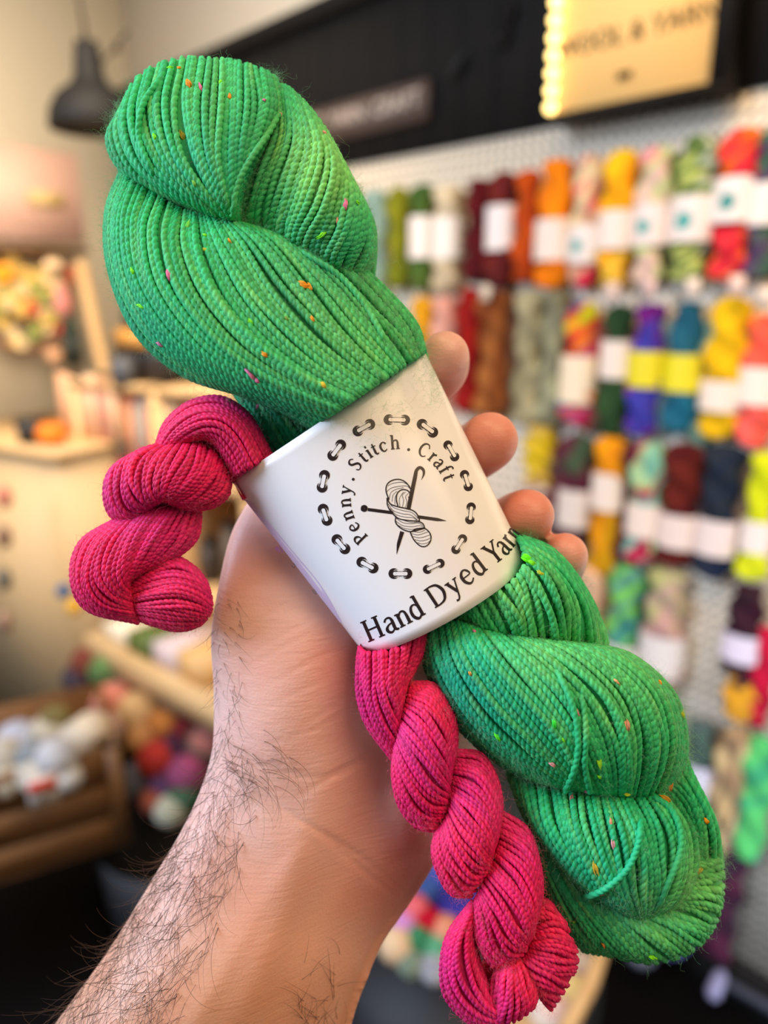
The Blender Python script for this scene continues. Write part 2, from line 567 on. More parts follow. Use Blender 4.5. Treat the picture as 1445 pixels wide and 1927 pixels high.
TEAL = (70, 160, 150)
OL = 0.05
HK = [
    # cx, top, bottom, width, colours, label, band, bandcolour, logo
    (706, 356, 600, 52, [(130, 158, 150), (150, 175, 160)], 'pale teal hank beside the top of the held green skein', None, None, None),
    (750, 350, 545, 46, [(128, 128, 20), (104, 112, 18)], 'olive green hank in the top row, without a visible band', None, None, None),
    (794, 345, 548, 46, [(62, 90, 36), (84, 110, 44)], 'dark green hank with a white band next to the olive hank', (408, 487), (244, 232, 220), None),
    (843, 348, 548, 56, [(226, 206, 168), (206, 186, 150)], 'cream hank with a white band in the top row', (410, 488), (246, 236, 222), None),
    (902, 335, 533, 52, [(96, 14, 20), (76, 10, 18)], 'dark wine red hank in the top row', None, None, None),
    (948, 322, 545, 58, [(112, 34, 28), (90, 26, 26)], 'brown maroon hank with a tilted white band', (388, 472), (242, 230, 222), None),
    (995, 318, 533, 50, [(196, 76, 8), (170, 60, 10)], 'burnt orange hank without a visible band', None, None, None),
    (1050, 298, 545, 68, [(255, 146, 10), (240, 124, 8)], 'bright orange hank with a white band in the top row', (414, 491), (240, 222, 204), None),
    (1112, 290, 545, 58, [(240, 130, 120), (238, 214, 160), (206, 150, 120), (220, 40, 80)], 'pink and cream hank with a fuchsia foot and a band with a teal seal', (425, 496), (236, 224, 214), TEAL),
    (1172, 280, 542, 66, [(248, 196, 20), (250, 168, 14), (240, 190, 60)], 'golden yellow hank with a white band in the top row', (398, 470), (240, 222, 206), None),
    (1240, 275, 535, 66, [(238, 150, 150), (190, 210, 130), (226, 190, 170), (214, 220, 150)], 'pale pink and lime hank with a teal seal on its band', (385, 463), (236, 218, 208), TEAL),
    (1322, 252, 532, 80, [(60, 84, 50), (190, 200, 170), (90, 116, 56), (196, 206, 110), (60, 60, 30)], 'green, white and lime speckled hank with a teal seal on its band', (370, 456), (236, 222, 212), TEAL),
    (1402, 238, 532, 78, [(222, 36, 56), (250, 120, 20), (224, 50, 60), (190, 16, 40), (230, 110, 70)], 'red and orange hank with a teal seal, last in the top row', (335, 420), (238, 226, 216), (60, 140, 130)),
    (796, 556, 760, 44, [(226, 160, 20), (200, 140, 20)], 'mustard hank just above the index fingertip', None, None, None),
    (838, 556, 760, 50, [(216, 150, 130), (226, 170, 150)], 'dusty pink hank beside the mustard hank', None, None, None),
    (886, 540, 780, 50, [(160, 22, 16), (130, 14, 14)], 'brick red hank behind the index finger', None, None, None),
    (934, 545, 785, 70, [(150, 84, 36), (120, 60, 24), (160, 96, 44)], 'caramel brown hank with wide coils and no band', None, None, None),
    (1002, 545, 800, 60, [(172, 162, 124), (140, 132, 98), (182, 170, 130)], 'sage grey hank beside the caramel hank', None, None, None),
    (1050, 545, 800, 56, [(150, 150, 118), (120, 118, 92), (160, 160, 126)], 'grey green hank beside the rainbow hank', None, None, None),
    (1098, 566, 800, 66, [(206, 214, 30), (240, 130, 40), (210, 50, 40), (60, 110, 150), (226, 80, 70), (200, 20, 110)], 'rainbow hank of lime, orange, red and fuchsia with a cream band', (668, 757), (244, 224, 190), None),
    (1168, 572, 822, 56, [(34, 62, 34), (46, 76, 40)], 'forest green hank with a small white band', (640, 711), (236, 220, 204), None),
    (1228, 570, 822, 62, [(110, 24, 120), (60, 60, 160), (140, 24, 140)], 'violet and blue hank with a bright yellow band', (660, 727), (228, 212, 20), None),
    (1300, 566, 818, 66, [(30, 90, 110), (26, 104, 130)], 'teal blue hank with a bright yellow band', (666, 735), (228, 214, 20), None),
    (1382, 556, 828, 76, [(238, 190, 16), (226, 176, 10)], 'sunny yellow hank with a white band in the second row', (715, 771), (240, 222, 204), None),
    (1448, 590, 845, 70, [(250, 110, 60), (240, 90, 70), (250, 100, 90)], 'coral orange hank cut by the right side of the picture', (690, 760), (240, 224, 208), None),
    (1018, 800, 912, 60, [(208, 176, 90), (220, 186, 30), (200, 160, 80)], 'pale gold hank right of the middle fingertip', None, None, None),
    (1010, 905, 1010, 66, [(228, 210, 190), (110, 40, 50), (222, 204, 186)], 'cream and plum hank right of the ring fingertip', None, None, None),
    (1090, 815, 1050, 60, [(66, 84, 60), (90, 36, 50), (60, 60, 50)], 'moss green and plum hank with a white band', (918, 988), (226, 210, 196), None),
    (1152, 820, 1082, 56, [(250, 162, 10), (226, 140, 10), (206, 150, 10)], 'amber hank with a white band in the third row', (888, 956), (238, 220, 202), None),
    (1226, 830, 1062, 62, [(130, 190, 160), (170, 200, 140), (180, 30, 70), (120, 190, 170), (200, 206, 140)], 'mint and crimson hank with a white band', (944, 1006), (236, 216, 200), None),
    (1294, 832, 1066, 70, [(100, 30, 20), (80, 18, 20)], 'rust maroon hank with a white band', (964, 1026), (232, 212, 200), None),
    (1370, 835, 1088, 70, [(34, 42, 52), (22, 34, 60)], 'navy hank with a white band at the end of the third row', (974, 1040), (232, 214, 206), None),
    (1446, 850, 1092, 52, [(206, 214, 20), (220, 226, 30)], 'acid lime hank cut by the right side of the picture', (978, 1036), (238, 224, 214), None),
    (1116, 1062, 1300, 56, [(232, 184, 146), (222, 166, 130)], 'peach hank below the little finger', None, None, None),
    (1184, 1062, 1320, 66, [(90, 150, 130), (120, 200, 80), (60, 130, 120), (90, 170, 130)], 'sea green and lime hank with a white band near the bottom', (1206, 1262), (230, 220, 210), None),
    (1262, 1070, 1300, 78, [(190, 160, 140), (170, 170, 110), (196, 150, 140), (200, 130, 130)], 'dusty pink, beige and moss hank with a white band', (1188, 1262), (230, 220, 212), None),
    (1412, 1100, 1270, 66, [(54, 20, 36), (44, 26, 34)], 'plum black hank with a white band above the gold one', (1188, 1238), (226, 214, 230), None),
    (1404, 1262, 1352, 62, [(60, 24, 40), (222, 160, 40), (212, 150, 40)], 'gold and plum ball shaped hank below the plum black one', None, None, None),
    (1450, 1180, 1368, 44, [(200, 20, 60), (180, 14, 50)], 'crimson hank cut by the right side of the picture', None, None, None),
    (1322, 1355, 1560, 56, [(92, 84, 100), (70, 94, 84), (80, 60, 80)], 'slate purple hank with a white band behind the held green skein', (1432, 1502), (220, 216, 232), None),
    (1392, 1368, 1600, 64, [(200, 170, 120), (150, 120, 90), (206, 180, 130), (150, 110, 110)], 'beige and taupe speckled hank in the lowest part of the wall', None, None, None),
    (1440, 1388, 1615, 62, [(60, 160, 110), (90, 200, 110), (40, 150, 120)], 'emerald and mint hank at the lower right edge', None, None, None),
    (1376, 1600, 1800, 62, [(50, 34, 50), (80, 30, 56)], 'near black plum hank hung lowest on the wall', None, None, None),
    (1462, 240, 530, 60, [(60, 110, 70), (80, 60, 90)], 'dark green hank at the right end of the top row', (345, 425), (236, 224, 212), None),
]
for h in HK:
    cx, y0, y1, wd, cols, lab, band, bc, lg = h
    hank(cx, y0, y1, wd, cols, lab, band, bc or (236, 222, 212), lg, turns=2.0 if wd < 70 else 2.4)

# second layer of hanks deeper on the hooks, seen between the front ones
DEEP = [(975, 560, 790, 50, [(90, 60, 40)], 'dark brown hank hung behind the caramel and sage ones'),
        (1132, 600, 815, 50, [(170, 60, 50), (90, 70, 60)], 'dull red hank hung behind the rainbow and forest green ones'),
        (1196, 830, 1060, 48, [(80, 30, 44), (60, 30, 40)], 'dark plum hank hung behind the amber and mint ones'),
        (1262, 600, 820, 44, [(120, 130, 120), (110, 120, 120)], 'grey green hank hung behind the violet and teal ones'),
        (1340, 600, 850, 44, [(130, 160, 140), (110, 140, 120)], 'pale mint hank hung behind the teal and sunny yellow ones'),
        (1222, 1080, 1300, 40, [(40, 80, 70), (60, 90, 80)], 'dark sea green hank hung behind the beige and moss one'),
        (1275, 290, 530, 44, [(70, 70, 36), (60, 60, 40)], 'dark olive hank hung behind the speckled green one'),
        (1412, 860, 1060, 34, [(120, 100, 80), (110, 96, 84)], 'taupe hank hung behind the navy one'),
        (1060, 830, 1040, 50, [(100, 50, 56), (80, 60, 60)], 'dull plum hank hung behind the moss green one'),
        (1330, 850, 1040, 40, [(60, 44, 44)], 'dark brown hank hung behind the rust maroon and navy ones')]
for cx, y0, y1, wd, cols, lab in DEEP:
    hank(cx, y0, y1, wd, cols, lab, Yo=0.03)

for k, (px, py, c) in enumerate([(913, 552, (236, 216, 190)), (1152, 550, (238, 206, 186)), (1222, 542, (226, 190, 180)), (1303, 542, (236, 216, 196)), (1386, 538, (238, 206, 190)), (1440, 560, (230, 210, 190))]):
    p = on_y(px, py, D - 0.10)
    e = empty('price_tag', p, ['cream price tag above the caramel hank', 'peach price tag above the forest green hank', 'pink price tag above the violet hank', 'cream price tag above the teal blue hank', 'peach price tag above the sunny yellow hank', 'beige price tag above the coral hank'][k], 'tag', 'price tags on the hooks')
    m = MB(); m.box(p + [-0.013, -0.001, -0.016], (0.026, 0, 0), (0, 0.002, 0), (0, 0, 0.034), s2l(c)); m.build('card', M_BAND, e)
    m = MB(); m.tube([p + [0, 0, 0.015], p + [0, 0.04, 0.018], p + [0, 0.09, 0.012]], 0.0016, s2l((90, 90, 90)), n=6); m.build('hook', M_PAINT, e)

# ------------------------------------------------------------------ light box sign with bulbs
A = on_y(1035, 214, D - 0.09)
B_ = on_y(1337, 164, D - 0.09)
zb = (A[2] + B_[2]) / 2
x0, x1 = A[0], B_[0]
hgt = 0.34
yf = D - 0.09
e = empty('light_box_sign', (x0, yf, zb), 'glowing cream light box sign with bulbs down its side on the black wall', 'sign')
m = MB(); m.box((x0, yf, zb), (x1 - x0, 0, 0), (0, 0.006, 0), (0, 0, hgt))
m.build('lit_panel', mat('lit_panel', tuple(s2l((226, 180, 112))), 0.7, spec=0.1, emit=(tuple(s2l((255, 200, 120))), 0.42)), e)
m = MB()
m.box((x0 - 0.004, yf - 0.012, zb - 0.014), (x1 - x0 + 0.03, 0, 0), (0, 0.07, 0), (0, 0, 0.014))
m.box((x1, yf - 0.012, zb), (0.026, 0, 0), (0, 0.07, 0), (0, 0, hgt))
m.box((x0, yf + 0.012, zb), (x1 - x0, 0, 0), (0, 0.05, 0), (0, 0, hgt))
m.build('case', M_BLACK, e)
MB_ = mat('bulb_glass', (1, .8, .4), 0.3, emit=((1.0, 0.70, 0.22), 5.0))
for k in range(9):
    m = MB(); m.ball((x0 + 0.004, yf - 0.006, zb + 0.014 + 0.0305 * k), 0.0105, n=10)
    m.build('bulb', MB_, e, True)


def text_mesh(body, name, mat_, size, origin, ux, uz, parent, extr=0.0008, align='CENTER'):
    c = bpy.data.curves.new(name, 'FONT')
    c.body = body
    c.size = size
    c.align_x = align
    c.extrude = extr
    t = bpy.data.objects.new('tmp', c)
    COL.objects.link(t)
    dg = bpy.context.evaluated_depsgraph_get()
    me = bpy.data.meshes.new_from_object(t.evaluated_get(dg))
    bpy.data.objects.remove(t)
    V = np.array([v.co[:] for v in me.vertices])
    ux, uz = np.asarray(ux, float), np.asarray(uz, float)
    nn = np.cross(ux, uz)
    W = np.asarray(origin) + V[:, :1] * ux + V[:, 1:2] * uz + V[:, 2:] * nn
    tri = []
    me.calc_loop_triangles()
    tri = np.array([t.vertices[:] for t in me.loop_triangles])
    bpy.data.meshes.remove(me)
    return mesh_np(name, W, tri, mat_, parent, smooth=False)


M_SIGNINK = mat('brown_sign_ink', tuple(s2l((70, 44, 24))), 0.8, spec=0.05)
text_mesh('WOOL & YARN', 'lettering', M_SIGNINK, 0.046, ((x0 + x1) / 2 + 0.005, yf - 0.002, zb + 0.098), (1, 0, 0), (0, 0, 1), e)
m = MB()
m.box(((x0 + x1) / 2 - 0.018, yf - 0.002, zb + 0.036), (0.03, 0, 0.0), (0, 0.002, 0), (0, 0, 0.014))
m.build('printed_mark', M_SIGNINK, e)

# dark plaque with chalk-like lettering
p0 = on_y(600, 250, D - 0.04); p1 = on_y(803, 225, D - 0.04); ptz = on_y(803, 147, D - 0.04)[2]
e = empty('dark_plaque', (p1[0] - 0.5, D - 0.04, p1[2]), 'long dark plaque with faded white lettering on the black wall', 'sign')
m = MB(); m.box((p1[0] - 0.62, D - 0.04, p1[2]), (0.62, 0, 0), (0, 0.015, 0), (0, 0, ptz - p1[2])); m.build('board', mat('plaque_brown', tuple(s2l((76, 62, 56))), 0.6), e)
text_mesh('KNIT  YARN  CRAFT', 'lettering', mat('faded_white', tuple(s2l((190, 176, 164))), 0.7), 0.055, (p1[0] - 0.02, D - 0.042, (p1[2] * .62 + ptz * .38)), (1, 0, 0), (0, 0, 1), e, align='RIGHT')
# small black hook ornament on the sign wall
for px, py, l in ((945, 70, 'small black rosette left of the light box, lower of two'), (955, 25, 'small black rosette left of the light box, upper of two')):
    p = on_y(px, py, D - 0.03)
    m = MB()
    for a in range(5):
        m.ball(p + [0.014 * math.cos(a * 1.257), 0, 0.014 * math.sin(a * 1.257)], 0.011, s2l((52, 48, 48)), n=8)
    tag(m.build('wall_rosette', M_BLACK, None, True), l, 'ornament', 'rosettes on the black wall')
p = on_y(857, 130, D - 0.035)
m = MB(); m.tube([p + [-0.02, 0, -0.02], p, p + [0.03, 0, 0.03]], [0.004, 0.012, 0.003], n=8)
tag(m.build('wall_hook', mat('deep_black', (0.004, 0.004, 0.004), 0.6), None, True), 'slanting black hook on the black wall, right of the dark plaque', 'hook')

# ------------------------------------------------------------------ pendant lamp
def cpt(px, py, d):
    return P(px, py, d * 1000.0)


lp = cpt(176, 222, 1.9)
e = empty('pendant_lamp', lp + [0, 0, -0.05], 'black dome pendant lamp hanging at the upper left of the held yarn', 'lamp')
prof = [(0.0, 0.205), (0.028, 0.2), (0.034, 0.16), (0.037, 0.125), (0.05, 0.105), (0.085, 0.08), (0.105, 0.045), (0.112, 0.005), (0.108, 0.0), (0.10, 0.04), (0.07, 0.075), (0.0, 0.085)]
m = MB()
n = 36
V = [[lp[0] + r * math.cos(a), lp[1] + r * math.sin(a), lp[2] - 0.03 + z] for r, z in prof for a in np.linspace(0, 2 * np.pi, n, endpoint=False)]
m.add(V, grid_faces(len(prof), n, False, True)); m.build('lamp_shade', M_BLACK, e, True)
m = MB(); m.tube([lp + [0, 0, 0.16], lp + [-0.005, 0, 0.2], lp + [-0.02, 0, 0.28], lp + [-0.03, 0, 0.31]], [0.009, 0.005, 0.004, 0.004], n=8); m.build('stem', M_BLACK, e, True)
m = MB(); m.tube([lp + [0.02, 0.03, 0.13], lp + [0.06, 0.05, 0.16], lp + [0.085, 0.07, 0.19]], 0.003, n=6); m.ball(lp + [0.06, 0.05, 0.155], 0.009, n=8); m.build('adjusting_arm', M_BLACK, e, True)

# ------------------------------------------------------------------ left wall things
def wallbox(px0, py0, px1, py1, X, th, col, name, material=None, parent=None):
    """a board on a plane x = X, from the pixel corners of its visible face"""
    a, c = on_x(px0, py0, X), on_x(px1, py1, X)
    y_0, y_1, z_0, z_1 = min(a[1], c[1]), max(a[1], c[1]), min(a[2], c[2]), max(a[2], c[2])
    m = MB(); m.box((X - th, y_0, z_0), (th, 0, 0), (0, y_1 - y_0, 0), (0, 0, z_1 - z_0), s2l(col))
    return m.build(name, material or M_PAINT, parent)


X = LX + 0.03
e = empty('grid_pinboard', on_x(60, 452, X), 'pale pink grid board with a small faded print on the cream wall', 'pinboard')
wallbox(-90, 262, 158, 455, X, 0.02, (232, 196, 172), 'board', None, e)
m = MB()
a, c = on_x(-90, 262, X), on_x(158, 455, X)
for k in range(24):
    y = a[1] + (c[1] - a[1]) * k / 23
    m.box((X, y, c[2]), (0.004, 0, 0), (0, 0.003, 0), (0, 0, a[2] - c[2]), s2l((214, 176, 168)))
for k in range(14):
    z = c[2] + (a[2] - c[2]) * k / 13
    m.box((X, a[1], z), (0.004, 0, 0), (0, c[1] - a[1], 0), (0, 0, 0.003), s2l((214, 176, 168)))
m.build('wire_grid', M_PAINT, e)
wallbox(52, 358, 122, 392, X + 0.012, 0.006, (206, 176, 118), 'faded_print', None, e)
m = wallbox(-120, 455, 170, 478, X + 0.12, 0.14, (136, 96, 56), 'wall_shelf', M_CRATE)
tag(m, 'narrow brown wall shelf under the pink grid board', 'shelf')

# flower wreath in a hoop
hc = on_x(45, 566, X + 0.05)
e = empty('flower_wreath', hc + [0, 0, -0.2], 'round hoop wreath full of yellow, green and red blossoms', 'wreath')
m = MB()
ta = np.linspace(0, 2 * np.pi, 41)
RR = 0.175
m.tube([hc + [0, RR * math.cos(t), RR * math.sin(t)] for t in ta], 0.011, s2l((140, 92, 60)), n=8); m.build('hoop', M_PAINT, e, True)
fl = [((222, 186, 96), 26, 'yellow_blossoms'), ((150, 160, 80), 22, 'leaves'), ((206, 62, 50), 9, 'red_blossoms'), ((240, 214, 160), 14, 'cream_blossoms')]
for c, nb, nm in fl:
    m = MB()
    for k in range(nb):
        r, t = RR * math.sqrt(random.uniform(0.0, 0.85)), random.uniform(0, 6.28)
        q = hc + [random.uniform(0, 0.02), r * math.cos(t), r * math.sin(t)]
        for j in range(5):
            m.ball(q + [0.004, 0.014 * math.cos(j * 1.257), 0.014 * math.sin(j * 1.257)], 0.011, s2l(c) * random.uniform(.8, 1.1), n=6)
    m.build(nm, M_PAINT, e, True)
p = on_x(4, 515, X + 0.08)
m = MB()
for j in range(6):
    m.ball(p + [0.0, 0.02 * math.cos(j * 1.05), 0.02 * math.sin(j * 1.05)], 0.018, s2l((255, 160, 20)), n=8)
tag(m.build('orange_blossom', M_PAINT, None, True), 'bright orange flower head at the left edge of the wreath', 'flower')
p = on_x(100, 498, X + 0.1)
m = MB(); m.ball(p, 0.034, s2l((250, 216, 170)), n=12, sc=(0.4, 1, 0.6), wob=0.05)
tag(m.build('cream_shell_ornament', M_PAINT, None, True), 'oval cream ornament under the wall shelf', 'ornament')
p = on_x(130, 500, X + 0.06)
m = MB(); m.tube([p, p + [0, 0, -0.03], p + [0, 0.004, -0.06]], [0.012, 0.016, 0.008], s2l((190, 84, 50)), n=8)
tag(m.build('red_ribbon', M_PAINT, None, True), 'short rust red ribbon hanging from the wall shelf', 'ribbon')
p = on_x(115, 560, X + 0.08)
m = MB(); m.tube([p + [0, 0, 0.05], p + [0, 0, 0.0], p + [0, 0, -0.04], p + [0, 0, -0.07]], [0.008, 0.03, 0.034, 0.01], s2l((214, 136, 128)), n=12)
tag(m.build('pink_tassel', M_PAINT, None, True), 'dusty pink tassel hanging to the right of the wreath', 'tassel')
p = on_x(135, 640, X + 0.1)
m = MB(); m.cyl(p + [0, 0, -0.09], (0, 0, 0.12), 0.034, 0.034, s2l((36, 44, 36))); m.cyl(p + [0, 0, 0.03], (0, 0, 0.05), 0.034, 0.012, s2l((40, 56, 44))); m.cyl(p + [0, 0, 0.08], (0, 0, 0.02), 0.012, 0.012, s2l((20, 24, 22)))
tag(m.build('dark_bottle', M_PAINT, None, True), 'dark green bottle below the pink tassel', 'bottle')
p = on_x(100, 658, X + 0.12)
m = MB(); m.cyl(p + [0, 0, -0.05], (0, 0, 0.05), 0.024, 0.03, s2l((206, 156, 116))); m.cyl(p + [0, 0, 0.0], (0, 0, 0.004), 0.03, 0.03, s2l((206, 156, 116)))
tag(m.build('clay_pot', M_PAINT, None, True), 'small clay coloured pot below the wreath', 'pot')

# leaning pine board and corner post
a0, a1 = on_x(150, 492, LX + 0.2), on_x(196, 700, LX + 0.25)
m = MB()
m.tube([a0, (a0 + a1) / 2, a1], 0.028, s2l((240, 176, 96)), n=4)
tag(m.build('leaning_board', M_WOOD), 'orange pine board leaning in the room corner beside the wreath', 'board')


# ------------------------------------------------------------------ rotated furniture frames
class Fr:
    """local frame: x to the picture's right, y away from the viewer, z up; origin at a point of the room"""

    def __init__(s, px, py, d, az):
        s.o = cpt(px, py, d)
        fwd = RM @ np.array([0, 0, -1.0]); fwd[2] = 0; fwd /= np.linalg.norm(fwd)
        rt = RM @ np.array([1.0, 0, 0])
        a = math.radians(az)
        s.x = -(fwd * math.cos(a) - rt * math.sin(a))      # horizontals vanish to the left at azimuth az
        s.z = np.array([0, 0, 1.0])
        s.y = np.cross(s.z, s.x)
        if s.y @ fwd < 0:
            s.y = -s.y

    def p(s, x, y, z):
        return s.o + s.x * x + s.y * y + s.z * z

    def box(s, m, x0, x1, y0, y1, z0, z1, col=(255, 255, 255), mi=0):
        return m.box(s.p(x0, y0, z0), s.x * (x1 - x0), s.y * (y1 - y0), s.z * (z1 - z0), s2l(col), mi)


S = Fr(128, 716, 2.2, 60)       # cube shelf with books
e = empty('cube_shelf', S.p(0.3, 0, -0.9), 'pine cube shelf with books, left of the held pink hank', 'shelf')
m = MB()
S.box(m, 0, 0.95, 0, 0.36, -0.02, 0)
S.box(m, 0, 0.95, 0.0, 0.36, -0.275, -0.25)
S.box(m, 0, 0.95, 0, 0.36, -0.62, -0.595)
S.box(m, 0, 0.95, 0, 0.36, -1.0, -0.975)
for xx in (0, 0.33, 0.64, 0.93):
    S.box(m, xx, xx + 0.025, 0.0, 0.36, -1.0, 0)
S.box(m, 0, 0.95, 0.34, 0.36, -1.0, 0)
m.build('shelf_frame', M_WOOD, e)
bk = [((176, 120, 80), .02), ((186, 64, 70), .022), ((150, 70, 66), .014), ((196, 158, 110), .016), ((206, 150, 96), .02), ((176, 140, 104), .014), ((208, 168, 118), .02), ((190, 140, 90), .016), ((196, 156, 116), .016), ((206, 110, 70), .022), ((190, 164, 130), .02), ((140, 136, 134), .03), ((206, 176, 140), .012), ((220, 92, 40), .022), ((196, 150, 110), .018), ((200, 170, 130), .02)]
BN = ['tan', 'raspberry red', 'dull brick red', 'pale tan', 'light orange brown', 'grey beige', 'sand', 'caramel', 'beige', 'salmon', 'pale stone', 'wide grey', 'thin cream', 'orange red', 'dusty brown', 'ivory']
xx = 0.03
for k, ((c, t)) in enumerate(bk):
    if 0.31 < xx < 0.36:
        xx = 0.36
    hh = 0.205 + 0.015 * math.sin(k * 2.3)
    m = MB(); S.box(m, xx, xx + t - 0.001, 0.03, 0.2, -0.25, -0.25 + hh, c)
    o = m.build('book', M_PAINT)
    tag(o, BN[k] + ' spined book standing on the upper shelf, number of neighbours hidden by the pink hank'.replace(', number of neighbours hidden by the pink hank', ' of the pine cube shelf'), 'book', 'books on the pine cube shelf')
    xx += t + 0.001
m = MB(); S.box(m, 0.175, 0.2, 0.01, 0.03, -0.245, -0.17, (80, 66, 50)); o = m.build('bookend', M_PAINT); tag(o, 'small dark bookend in front of the tan books', 'bookend')
# contents of the lower cubbies
m = MB(); S.box(m, 0.04, 0.3, 0.1, 0.3, -0.59, -0.33, (44, 28, 16)); tag(m.build('dark_basket', M_PAINT), 'very dark basket inside the cubby under the books', 'basket')
for k, (xa, c, hgt_) in enumerate(((0.37, (60, 50, 42), .12), (0.46, (100, 84, 66), .18), (0.54, (130, 100, 70), .14))):
    m = MB(); m.cyl(S.p(xa + .03, 0.12, -0.594), (0, 0, hgt_), 0.032, 0.03, s2l(c)); m.cyl(S.p(xa + .03, 0.12, -0.594 + hgt_), (0, 0, 0.02), 0.02, 0.018, s2l((30, 26, 24)))
    tag(m.build('storage_jar', M_PAINT, None, True), ['short dark jar in the shelf cubby by the thumb', 'tall grey brown jar in the shelf cubby by the thumb', 'brown jar in the shelf cubby nearest the hand'][k], 'jar', 'jars in the shelf cubby')
# on top of the shelf
m = MB(); S.box(m, 0.14, 0.34, 0.06, 0.26, 0.0, 0.14, (40, 34, 30)); S.box(m, 0.2, 0.34, 0.05, 0.24, 0.14, 0.2, (56, 44, 30))
tag(m.build('black_storage_case', M_PAINT), 'black storage case standing on top of the pine shelf', 'case')
m = MB(); S.box(m, 0.17, 0.3, 0.04, 0.058, 0.1, 0.15, (200, 140, 60)); tag(m.build('amber_box', M_PAINT), 'flat amber box in front of the black storage case', 'box')
m = MB(); m.cyl(S.p(0.22, 0.02, 0.0), (0, 0, 0.075), 0.035, 0.035, s2l((70, 72, 78))); tag(m.build('grey_tin', M_PAINT, None, True), 'grey tin on top of the pine shelf', 'tin')

# counter with the cream side panel, left
Cn = Fr(20, 842, 2.1, 60)
e = empty('shop_counter', Cn.p(0, 0, -0.9), 'plain cream shop counter left of the pine shelf', 'counter')
m = MB(); Cn.box(m, -0.5, 0.16, 0.02, 0.5, -1.0, -0.02, (198, 168, 124)); m.build('counter_body', M_PAINT, e)
m = MB(); Cn.box(m, -0.52, 0.18, 0.0, 0.52, -0.02, 0.0, (196, 160, 110)); m.build('counter_top', M_PAINT, e)
# pumpkin and black pot on it
p = Cn.p(0.075, 0.08, 0.035)
e = empty('orange_pumpkin', p + [0, 0, -0.035], 'small orange pumpkin on the cream counter', 'pumpkin')
m = MB()
for j in range(8):
    m.ball(p + [0.018 * math.cos(j * .785), 0.018 * math.sin(j * .785), 0], 0.03, s2l((226, 120, 10)), n=8, sc=(.8, .8, 1))
m.build('flesh', M_PAINT, e, True)
m = MB(); m.tube([p + [0, 0, 0.025], p + [0.004, 0, 0.045]], 0.005, s2l((90, 80, 30)), n=6); m.build('stalk', M_PAINT, e, True)
m = MB(); m.cyl(Cn.p(-0.01, 0.08, 0.0), (0, 0, 0.07), 0.036, 0.045, s2l((26, 22, 20))); tag(m.build('black_pot', M_PAINT, None, True), 'black pot beside the orange pumpkin', 'pot')
for k, c in enumerate(((214, 160, 120), (226, 180, 140), (206, 150, 116), (230, 190, 150), (196, 130, 110), (220, 176, 140))):
    m = MB(); Cn.box(m, -0.04 + 0.042 * k, -0.004 + 0.042 * k, 0.2, 0.22, 0.0, 0.19 - 0.012 * (k % 3), c)
    tag(m.build('pattern_leaflet', M_PAINT), ['dusty peach', 'pale peach', 'light terracotta', 'cream peach', 'old rose', 'sand pink'][k] + ' knitting leaflet standing at the back of the counter', 'leaflet', 'leaflets standing on the counter')
# small ornaments down the left edge of the counter
for k, (py, c, l) in enumerate(((935, (190, 120, 100), 'dull pink charm hanging top of the string at the left edge'), (1010, (130, 100, 80), 'brown charm second from the top at the left edge'), (1090, (100, 96, 84), 'grey green charm third from the top at the left edge'), (1170, (150, 120, 100), 'taupe charm at the bottom of the string at the left edge'))):
    p = cpt(8, py, 1.95)
    m = MB(); m.ball(p, 0.024, s2l(c), n=10, sc=(0.8, .8, 1.3), wob=.1)
    tag(m.build('hanging_charm', M_PAINT, None, True), l, 'charm', 'charms hung at the left edge')
m = MB(); m.ball(cpt(120, 1112, 2.0), 0.02, s2l((30, 84, 130)), n=10); tag(m.build('blue_knob', M_PAINT, None, True), 'round blue knob left of the small pink hank', 'knob')
e = empty('yellow_pompom', cpt(140, 1142, 2.0), 'yellow pompom hanging just below the blue knob', 'pompom')
m = MB(); m.ball(cpt(140, 1142, 2.0), 0.022, s2l((214, 160, 30)), n=10); m.build('tuft', M_PAINT, e, True)
m = MB(); m.tube([cpt(140, 1142, 2.0), cpt(132, 1125, 2.0), cpt(120, 1112, 2.0)], 0.003, s2l((180, 140, 60)), n=6); m.build('cord', M_PAINT, e, True)

# ------------------------------------------------------------------ display bench and piles of yarn balls
W1 = Fr(168, 1196, 1.9, 50)
e = empty('display_bench', W1.p(0.3, 0.1, -0.6), 'long pine display bench carrying papers above the pile of yarn balls', 'bench')
m = MB(); W1.box(m, -0.03, 0.9, 0.0, 0.32, -0.075, -0.01); m.build('bench_rail', M_WOOD, e)
m = MB(); W1.box(m, -0.03, -0.0, 0.28, 0.32, -0.7, -0.075); m.build('leg', M_WOOD, e)
m = MB(); W1.box(m, 0.86, 0.9, 0.28, 0.32, -0.7, -0.075); m.build('leg', M_WOOD, e)
for k, (x, c, l) in enumerate(((0.02, (232, 214, 184), 'cream paper pack at the left end of the display bench'), (0.13, (84, 100, 30), 'leaf green packet on the display bench'), (0.24, (214, 190, 186), 'pale pink packet on the display bench'), (0.34, (226, 176, 110), 'sand coloured packet on the display bench'))):
    m = MB(); W1.box(m, x, x + 0.095, 0.03, 0.2, -0.01, 0.03 + 0.008 * k, c)
    tag(m.build('paper_packet', M_PAINT), l, 'packet', 'packets on the display bench')


